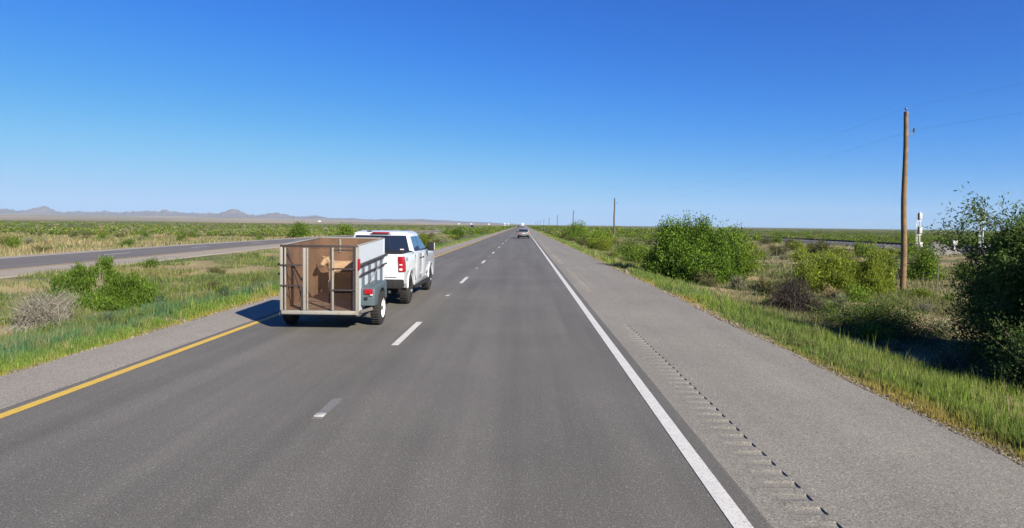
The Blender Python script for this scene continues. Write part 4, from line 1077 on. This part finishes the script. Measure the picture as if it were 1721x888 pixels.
# ---------------------------------------------------------------- calf standing across the trailer
def calf(x, y, z):
    V = []; E = []; Rr = []
    def p(co, r): V.append(co); Rr.append(r); return len(V) - 1
    def chain(first, items):
        last = first
        for co, r in items:
            k = p(co, r); E.append((last, k)); last = k
        return last
    # faces -x, head turned a little to -y (towards the gate)
    pelvis = p((.42, .02, .70), .155)
    belly = chain(pelvis, [((.22, .0, .665), .175), ((.0, 0, .655), .18), ((-.20, -.01, .665), .17), ((-.33, -.02, .70), .145)])
    neck = chain(belly, [((-.37, -.06, .765), .115), ((-.405, -.12, .835), .095)])
    head = chain(neck, [((-.43, -.17, .85), .088), ((-.465, -.235, .795), .070), ((-.49, -.29, .73), .054), ((-.497, -.305, .705), .050)])
    rump = chain(pelvis, [((.53, .03, .68), .125)])
    tail = chain(rump, [((.60, .03, .64), .03), ((.625, .03, .45), .018), ((.62, .03, .30), .022)])
    for s in (-1, 1):   # hind legs: knee forward and high, hock back, upright shank
        chain(pelvis, [((.46, s * .10, .58), .10), ((.38, s * .115, .46), .07), ((.52, s * .115, .30), .034), ((.50, s * .115, .10), .027), ((.485, s * .115, .015), .034)])
    fl = ((-.33, -.11, .56), .085), ((-.34, -.115, .40), .05), ((-.355, -.115, .25), .036), ((-.345, -.115, .10), .024), ((-.36, -.115, .015), .032)
    chain(belly, fl)
    chain(belly, (((-.32, .09, .56), .085), ((-.36, .11, .40), .05), ((-.36, .115, .25), .036), ((-.37, .115, .10), .024), ((-.385, .115, .015), .032)))
    hd = 8
    # ears
    for s in (-1, 1):
        d = Vector((-.45, -.9, 0)).normalized(); side = Vector((-d.y, d.x, 0)) * s
        b = Vector((-.42, -.15, .89))
        chain(neck + 1, [(tuple(b + side * .07), .022), (tuple(b + side * .125 + Vector((0, 0, .012))), .030), (tuple(b + side * .175 + Vector((0, 0, -.005))), .010)])
    me = bpy.data.meshes.new('calf_cage'); me.from_pydata(V, E, [])
    o = bpy.data.objects.new('calf_cage', me); C.objects.link(o)
    sk = o.modifiers.new('skin', 'SKIN'); sk.use_smooth_shade = True; sk.branch_smoothing = .3
    for i_, d in enumerate(me.skin_vertices[0].data): d.radius = (Rr[i_] * 1.0, Rr[i_]); d.use_root = (i_ == 0)
    sb = o.modifiers.new('sub', 'SUBSURF'); sb.levels = 2; sb.render_levels = 2
    dg = bpy.context.evaluated_depsgraph_get(); dg.update()
    fin = bpy.data.meshes.new_from_object(o.evaluated_get(dg)); fin.name = 'calf'
    bpy.data.objects.remove(o)
    coat = mat('tan_coat', (0.31, 0.205, 0.12), 0.8, var=0.2, scale=6, bump=0.4, bscale=90)
    co = link('calf', fin, coat, None, (x, y, z))
    tag(co, 'tan calf standing crosswise in the trailer with its head turned towards the gate', 'calf')
    dark = mat('dark_muzzle', (0.06, 0.045, 0.04), 0.4); pale = mat('pale_hair', (0.66, 0.58, 0.48), 0.8, var=0.1, scale=20)
    m = MB()
    for s in (-1, 1):
        sd = Vector((.88, -.45, 0)).normalized()
        pp = Vector((-.452, -.225, .835)) + sd * s * .066
        m.lathe_x([(-.013, .001), (-.009, .010), (0, .014), (.009, .010), (.013, .001)], 10, pp.x, pp.y, pp.z)
    m.build('eye', dark, co)
    m = MB(); m.lathe_x([(-.035, .002), (-.025, .024), (0, .031), (.025, .024), (.035, .002)], 14, -.515, -.335, .70); m.build('nose', dark, co)
    m = MB()
    for q in (.485, ): pass
    for px_, py_ in ((-.36, -.115), (-.385, .115), (.485, -.115), (.485, .115)):
        m.tube([(px_, py_, .0), (px_, py_, .03), (px_ + .008, py_, .06)], [.040, .037, .030], 10)
    m.build('hoof', dark, co)
    m = MB(); m.tube([(-.352, -.113, .36), (-.357, -.118, .25), (-.347, -.118, .12)], [.046, .041, .030], 10); m.build('white_sock', pale, co)
    m = MB(); m.slab([(-.575, -.075, .87), (-.555, -.07, .915), (-.54, -.065, .88)], (.004, -.004, 0)); m.build('ear_tag', pale, co)
    return co
calf(-4.02, 14.75, .49)

# ---------------------------------------------------------------- silver suv ahead
def suv(name, x, y, rot, paint, label, lw=True, loc_z=0.0):
    root = empty(name, (x, y, loc_z), (0, 0, rot), label, 'car')
    fz = lambda z: float(np.interp(z, [.3, .5, .8, 1.0], [.87, .92, .93, .90]))
    r = .35; WB = 2.7
    prof = [(-.98, .40), (-1.0, .62), (-.96, 1.02), (2.1, 1.0), (3.2, .92), (3.5, .80), (3.55, .42), (WB + .44, .33)] + arch(WB, r, .43, .33) + [(WB - .45, .28), (.45, .28)] + arch(0, r, .43, .33) + [(-.5, .36)]
    MB().prism(prof, -1, 1, [.5, .8], fz, .05).build('body', paint, root)
    cx = lambda z: float(np.interp(z, [.98, 1.3, 1.6, 1.68], [.90, .80, .69, .60]))
    MB().prism([(-.94, .99), (-.74, 1.48), (-.60, 1.62), (.2, 1.675), (1.0, 1.66), (1.35, 1.58), (2.25, .98)], -1, 1, [1.15, 1.3, 1.45, 1.6], cx, .04).build('cabin', paint, root)
    yb = lambda z: -.94 + (z - .99) * (.20 / .49)
    MB().slab([(a * cx(z), yb(z) - .012, z) for a, z in ((-.88, 1.06), (.88, 1.06), (.90, 1.46), (-.90, 1.46))], (0, .02, 0)).build('rear_window', GLASS_D, root)
    yf = lambda z: 2.25 - (z - .98) * (.90 / .60)
    MB().slab([(a * cx(z), yf(z) + .012, z) for a, z in ((-.88, 1.04), (.88, 1.04), (.88, 1.54), (-.88, 1.54))], (0, -.02, 0)).build('windscreen', GLASS_D, root)
    for s in (-1, 1):
        MB().slab([(s * (cx(z) + .01), yy, z) for yy, z in ((-.45, 1.08), (1.85, 1.05), (1.62, 1.3), (1.28, 1.52), (-.35, 1.54), (-.42, 1.3))], (-s * .02, 0, 0)).build('side_window', GLASS_S, root)
        MB().box(s * .80 - .10, s * .80 + .10, -1.005, -.93, .80, .99, .02).build('tail_light', RED_L, root)
        mr = MB().box(*sorted((s * .96, s * 1.14)), 1.55, 1.68, 1.02, 1.17, .03).build('mirror', paint if s > 0 else BLACK_PL, root)  # right mirror takes body paint: its sun glint is put into the colour
        MB().bar((s * .86, 1.62, 1.04), (s * .98, 1.62, 1.08), .05).build('mirror_arm', BLACK_PL, mr)
        MB().box(s * .70 - .14, s * .70 + .14, 3.42, 3.54, .70, .84, .03).build('headlight', CLEAR_L, root)
        for cy in (0, WB): wheel('wheel', root, s * .80, cy, r, .235, s, CHROME, .22, 5)
    bp = MB().box(-.86, .86, -1.06, -.92, .36, .60, .03).build('rear_bumper', BLACK_PL, root)
    MB().box(-.42, .42, -1.075, -1.05, .46, .54, .01).build('bumper_strip', paint, bp)
    MB().box(-.18, .18, -1.02, -.96, .72, .86, .004).build('number_plate', CLEAR_L, root)
    MB().box(-.70, .70, -.4, 3.2, .22, .5).build('chassis', BLACK_PL, root)
    for s in (-1, 1): MB().bar((s * .56, -.3, 1.70), (s * .56, 1.0, 1.70), .035).build('roof_bar', BLACK_PL, root)
    return root
suv('suv', .08, 102.0, 0, SILVER_CAR, 'silver suv driving ahead in the right lane')
suv('suv', -25.6 + 0.6, 318, math.pi, BLACK_PAINT, 'black suv coming the other way on the far carriageway')

def box_truck(x, y, rot, label, paint=WHITE_CAR, L=7.0, H=3.9):
    root = empty('box_truck', (x, y, 0), (0, 0, rot), label, 'truck')
    MB().box(-1.25, 1.25, -1.5, L - 1.5, 1.1, H, .04).build('cargo_box', paint, root)
    MB().prism([(L - 1.3, .7), (L - 1.3, 2.9), (L - .2, 2.9), (L + .4, 1.8), (L + .9, 1.6), (L + .9, .6)], -1.15, 1.15, (), None, .05).build('cab', paint, root)
    MB().slab([(-1.0, L - .12, 2.78), (1.0, L - .12, 2.78), (1.0, L + .34, 1.9), (-1.0, L + .34, 1.9)], (0, .03, .02)).build('windscreen', GLASS_D, root)
    MB().box(-1.1, 1.1, -1.4, L + .5, .6, 1.08).build('chassis', BLACK_PL, root)
    for s in (-1, 1):
        MB().box(s * 1.0 - .12, s * 1.0 + .12, -1.54, -1.5, .8, .95).build('tail_light', RED_L, root)
        for cy in (0, L - .3): wheel('wheel', root, s * 1.05, cy, .5, .3, s, WHITE_RIM, .28, 0)
    return root
box_truck(-.3, 640, 0, 'white box truck far ahead in the right lane', L=6)
box_truck(-25.3, 1120, math.pi, 'white truck farthest off on the far carriageway', L=12, H=4.1)
box_truck(-25.3, 900, math.pi, 'white truck on the far carriageway between the black suv and the farthest truck', L=12, H=4.1)
suv('suv', -3.9, 560, 0, BLACK_PAINT, 'dark car far ahead in the left lane beside the white box truck')

# ---------------------------------------------------------------- utility poles and their wires
WOOD = mat('pole_wood', (0.15, 0.095, 0.042), 0.85, var=0.3, scale=5, dirt=(0.085, 0.065, 0.05), dirt_scale=3, dirt_lo=0.5, dirt_hi=0.65, bump=0.5, bscale=25)
WOOD_G = mat('dark_pole_wood', (0.075, 0.062, 0.052), 0.9, var=0.3, scale=5)  # darker wood tone for every pole but the nearest
PORC = mat('insulator', (0.05, 0.06, 0.09), 0.2)
STRAP = mat('pale_steel', (0.55, 0.56, 0.57), 0.45, metal=.4)
POLES = [(17.35, 29.3), (18.0, 127), (18.0, 231), (18.0, 338), (18.0, 446), (18.0, 556), (18.0, 668), (18.0, 785), (18.0, 905)]
POLE_L = ['tall near wooden utility pole with side insulator at right', 'second wooden pole, standing clear on the horizon', 'third pole, thinner, left of the second one', 'fourth pole in the row, behind the roadside bushes', 'fifth pole in the receding row',
          'sixth pole in the receding row', 'seventh pole in the receding row', 'eighth pole in the receding row', 'ninth and farthest pole in the row']
proto_parts = None
for i_, (px_, py_) in enumerate(POLES):
    z = float(gz(px_, py_)); top = 7.55 - z
    root = empty('utility_pole', (px_, py_, z), (0, R(.35 if i_ == 0 else 0.25), 0), POLE_L[i_], 'pole', 'wooden utility poles along the right side of the road')
    if proto_parts is None:
        wob = [(0.02 * math.sin(k * .9), 0.015 * math.cos(k * 1.3), top * k / 10 - (.2 if k == 0 else 0)) for k in range(11)]
        a = MB().tube(wob, [(.135 - .04 * k / 10) for k in range(11)], 16).build('shaft', WOOD, root)
        b = MB().tube([(0, 0, top - .02), (0, 0, top + .16)], .018, 8).lathe_x([(-.04, .002), (-.04, .045), (0, .05), (.04, .045), (.04, .002)], 12, 0, 0, top + .14).build('top_insulator', PORC, root)
        c = MB().bar((.10, 0, top - 1.02), (.40, 0, top - 1.0), .025).tube([(.38, 0, top - 1.03), (.38, 0, top - .85)], .018, 8).build('bracket', STEEL_D, root)
        d = MB().tube([(.38, 0, top - .90), (.38, 0, top - .74)], [.05, .035], 10).build('side_insulator', PORC, root)
        e = MB().tube([(0.02, 0, top - .16), (0.02, 0, top - .02)], .098, 16).build('pole_cap', STEEL_D, root)
        gw = MB().tube([(-.13, -.10, .0), (-.125, -.09, 2.0)], .012, 6).build('ground_rod', BLACK_PL, root)
        proto_parts = [a, b, c, d, e, gw]; top0 = top
    else:
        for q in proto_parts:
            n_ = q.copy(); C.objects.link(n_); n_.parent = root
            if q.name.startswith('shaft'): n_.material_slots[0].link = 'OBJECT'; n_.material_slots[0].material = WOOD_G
        root.scale = (1.35 if i_ > 0 else 1, 1.35 if i_ > 0 else 1, top / top0)
WIRE = mat('wire', (0.16, 0.16, 0.17), 0.5, metal=.5)
for nm, dx, dz in (('power_line', 0, .17), ('phone_line', .42, -.82)):
    mb = MB(); spans = [(22.0, -62)] + POLES
    for (xa, ya), (xb, yb) in zip(spans[:-1], spans[1:]):
        pts = [(xa + (xb - xa) * t + dx, ya + (yb - ya) * t, 7.55 + dz - 4 * 1.1 * t * (1 - t)) for t in np.linspace(0, 1, 13)]
        mb.tube(pts, .0028, 4, cap=False)
    tag(mb.build(nm, WIRE), 'thin ' + ('upper' if dz > 0 else 'lower') + ' wire strung along the row of utility poles', 'wire')

# ---------------------------------------------------------------- wire fence of steel posts
POST = mat('fence_post_steel', (0.05, 0.045, 0.04), 0.7, var=0.3, scale=30)
FW = mat('fence_wire', (0.11, 0.10, 0.095), 0.6, metal=.5)
f = empty('wire_fence', (16.6, 16, 0), (0, 0, 0), 'low wire fence of dark steel posts parallel to the road on the right', 'fence')
pm = None
FY = np.arange(18, 190, 4.1)
for yy in FY:
    xx = 16.55 + .35 * math.sin(yy * .05)
    if pm is None:
        o = MB().box(-.022, .022, -.008, .008, -.2, 1.22).box(-.008, .008, .0085, .03, -.2, 1.22).build('post', POST, f); pm = o
    else: o = pm.copy(); C.objects.link(o); o.parent = f
    o.location = (xx - 16.6, yy - 16, float(gz(xx, yy))); o.rotation_euler = (R(rngs.normal(0, 1.5)), R(rngs.normal(0, 2)), 0)
mb = MB()
for hgt in (.35, .62, .88, 1.12):
    mb.tube([(16.53 + .35 * math.sin(yy * .05) - 16.6, yy - 16, float(gz(16.55, yy)) + hgt) for yy in FY], .004, 4, cap=False)
mb.build('fence_wire', FW, f)

# ---------------------------------------------------------------- railway on the right
ys_w = np.arange(20, 1500, 4.0)
def bank():
    prof = [(41.0, -.25), (42.6, .28), (43.0, .33), (47.0, .33), (47.4, .28), (49.2, -.3)]
    n = len(ys_w); k = len(prof)
    V = np.stack([np.stack([np.full(n, a) + (vnoise(ys_w, ys_w * 0 + a, .6, 3) - .5) * .3, ys_w, np.full(n, b) + (vnoise(ys_w, ys_w * 0 + a, .8, 9) - .5) * .06], -1) for a, b in prof], 1).reshape(-1, 3)
    i = (np.arange(n - 1)[:, None] * k + np.arange(k - 1)[None]).ravel()
    return np_mesh('railway_bank', V, np.stack([i, i + 1, i + 1 + k, i + k], -1))
rb = tag(link('railway_bank', bank(), BALLAST), 'low grey ballast bank of the railway running parallel to the road', kind='structure')
RAIL = mat('rail_steel', (0.06, 0.045, 0.04), 0.6, metal=.4)
for xx in (44.2, 45.64):
    MB().box(xx - .035, xx + .035, 20, 1490, .36, .56).build('rail', RAIL, rb)
sl = MB()
for yy in np.arange(30, 130, .9): sl.box(43.6, 46.2, yy - .12, yy + .12, .30, .40)
sl.build('sleepers', mat('sleeper_wood', (.07, .06, .05), .9), rb)

SIG = mat('signal_white', (0.36, 0.36, 0.35), 0.5); SIG_D = mat('signal_black', (0.03, 0.03, 0.03), 0.5)
def signal(x, y, z0, H, heads, label):
    root = empty('railway_signal', (x, y, z0), (0, 0, 0), label, 'railway signal')
    MB().tube([(.14, 0, 0), (.14, 0, H)], .055, 10).build('mast', STRAP, root)
    ld = MB()
    for s in (-.19, -.02): ld.bar((s - .1, -.08, .1), (s - .1, -.08, H - .3), .03)
    for k in range(int(H / .3)): ld.bar((-.29, -.08, .2 + .3 * k), (-.12, -.08, .2 + .3 * k), .02)
    ld.build('ladder', STRAP, root)
    for z in heads:
        h = MB().box(-.08, .22, -.34, -.05, z - .36, z + .36, .03).build('signal_head', SIG, root)
        MB().box(-.13, -.075, -.30, -.06, z - .38, z + .38).build('head_back', SIG_D, h)
        MB().bar((-.28, -.3, z - .5), (.2, -.3, z - .5), .04).build('platform', STRAP, root)
    MB().box(.02, .34, -.25, .1, .05, .62, .02).build('relay_box', SIG, root)
signal(43.2, 70.2, .18, 3.95, (3.45, 1.95), 'double headed white railway signal mast right of the tall near pole')
signal(44.6, 62.5, .25, 3.75, (3.3,), 'single headed white railway signal behind the mesquite tree top')
def cabinet(x, y, z, w, h, leg, label):
    root = empty('signal_box', (x, y, z), (0, 0, 0), label, 'signal box')
    MB().box(-w / 2, w / 2, -.15, .15, leg, leg + h, .015).build('housing', SIG, root)
    MB().box(-.05, .05, -.05, .05, 0, leg).build('leg', STRAP, root)
    MB().box(-w / 2 - .02, w / 2 + .02, -.18, .18, leg + h, leg + h + .03).build('lid', STRAP, root)
cabinet(41.3, 61.5, float(gz(41.3, 61.5)) + .1, .42, .40, .72, 'white signal box on a short post right of the gravel heap')
cabinet(41.0, 56.5, float(gz(41.0, 56.5)) + .1, .24, .55, .35, 'narrow white marker box at the left edge of the mesquite tree')
def heap(x, y, rad, h, seed, label):
    n = 46; a, r_ = np.meshgrid(np.linspace(0, 2 * np.pi, 64, endpoint=False), np.linspace(0, 1, n))
    rad_ = rad * (1 + .12 * np.sin(a * 3 + seed) + .06 * np.sin(a * 7))
    X_ = x + np.cos(a) * r_ * rad_ * 1.05; Y_ = y + np.sin(a) * r_ * rad_
    Z_ = float(gz(x, y)) - .05 + h * np.clip(1 - r_ ** 1.25, 0, 1) + (vnoise(X_, Y_, 5, seed) - .5) * .16 * (1 - r_ * .6) + (vnoise(X_, Y_, 14, seed + 2) - .5) * .10
    V = np.stack([X_, Y_, Z_], -1).reshape(-1, 3); m_ = 64
    F = np.array([(i_ * m_ + j, i_ * m_ + (j + 1) % m_, (i_ + 1) * m_ + (j + 1) % m_, (i_ + 1) * m_ + j) for i_ in range(n - 1) for j in range(m_)])
    o = link('gravel_heap', np_mesh('gravel_heap', V, F), BALLAST); tag(o, label, 'gravel heap')
heap(38.6, 60.0, 1.85, 1.25, 3, 'pale grey gravel heap beside the railway, right of the tall near pole')
heap(36.5, 64.5, 1.3, .75, 8, 'smaller dark gravel heap half hidden by the tall near pole')

# far white farm buildings and a tank below the hills
def shed(x, y, w, d, h, label):
    z = float(gz(x, y)) - .5
    root = empty('shed', (x, y, z), (0, 0, .3), label, 'building')
    MB().box(-w / 2, w / 2, -d / 2, d / 2, 0, h).build('wall', SIG, root)
    MB().prism([(-d / 2 - .3, h), (0, h + d * .22), (d / 2 + .3, h)], -w / 2 - .3, w / 2 + .3).build('roof', SIG, root)
    MB().box(-w * .12, w * .12, -d / 2 - .05, -d / 2 + .02, 0, h * .7).build('door', STRAP, root)
shed(-1330, 4200, 20, 12, 7, 'white building on the bajada below the hills, left of the pickup truck')
shed(-430, 4300, 16, 10, 5, 'white building near the foot of the hills, right of the pickup truck')
shed(-355, 4400, 16, 10, 5, 'low white building next to the road axis under the fading hills')
shed(-235, 4400, 14, 10, 5, 'small white building closest to the vanishing point of the road')
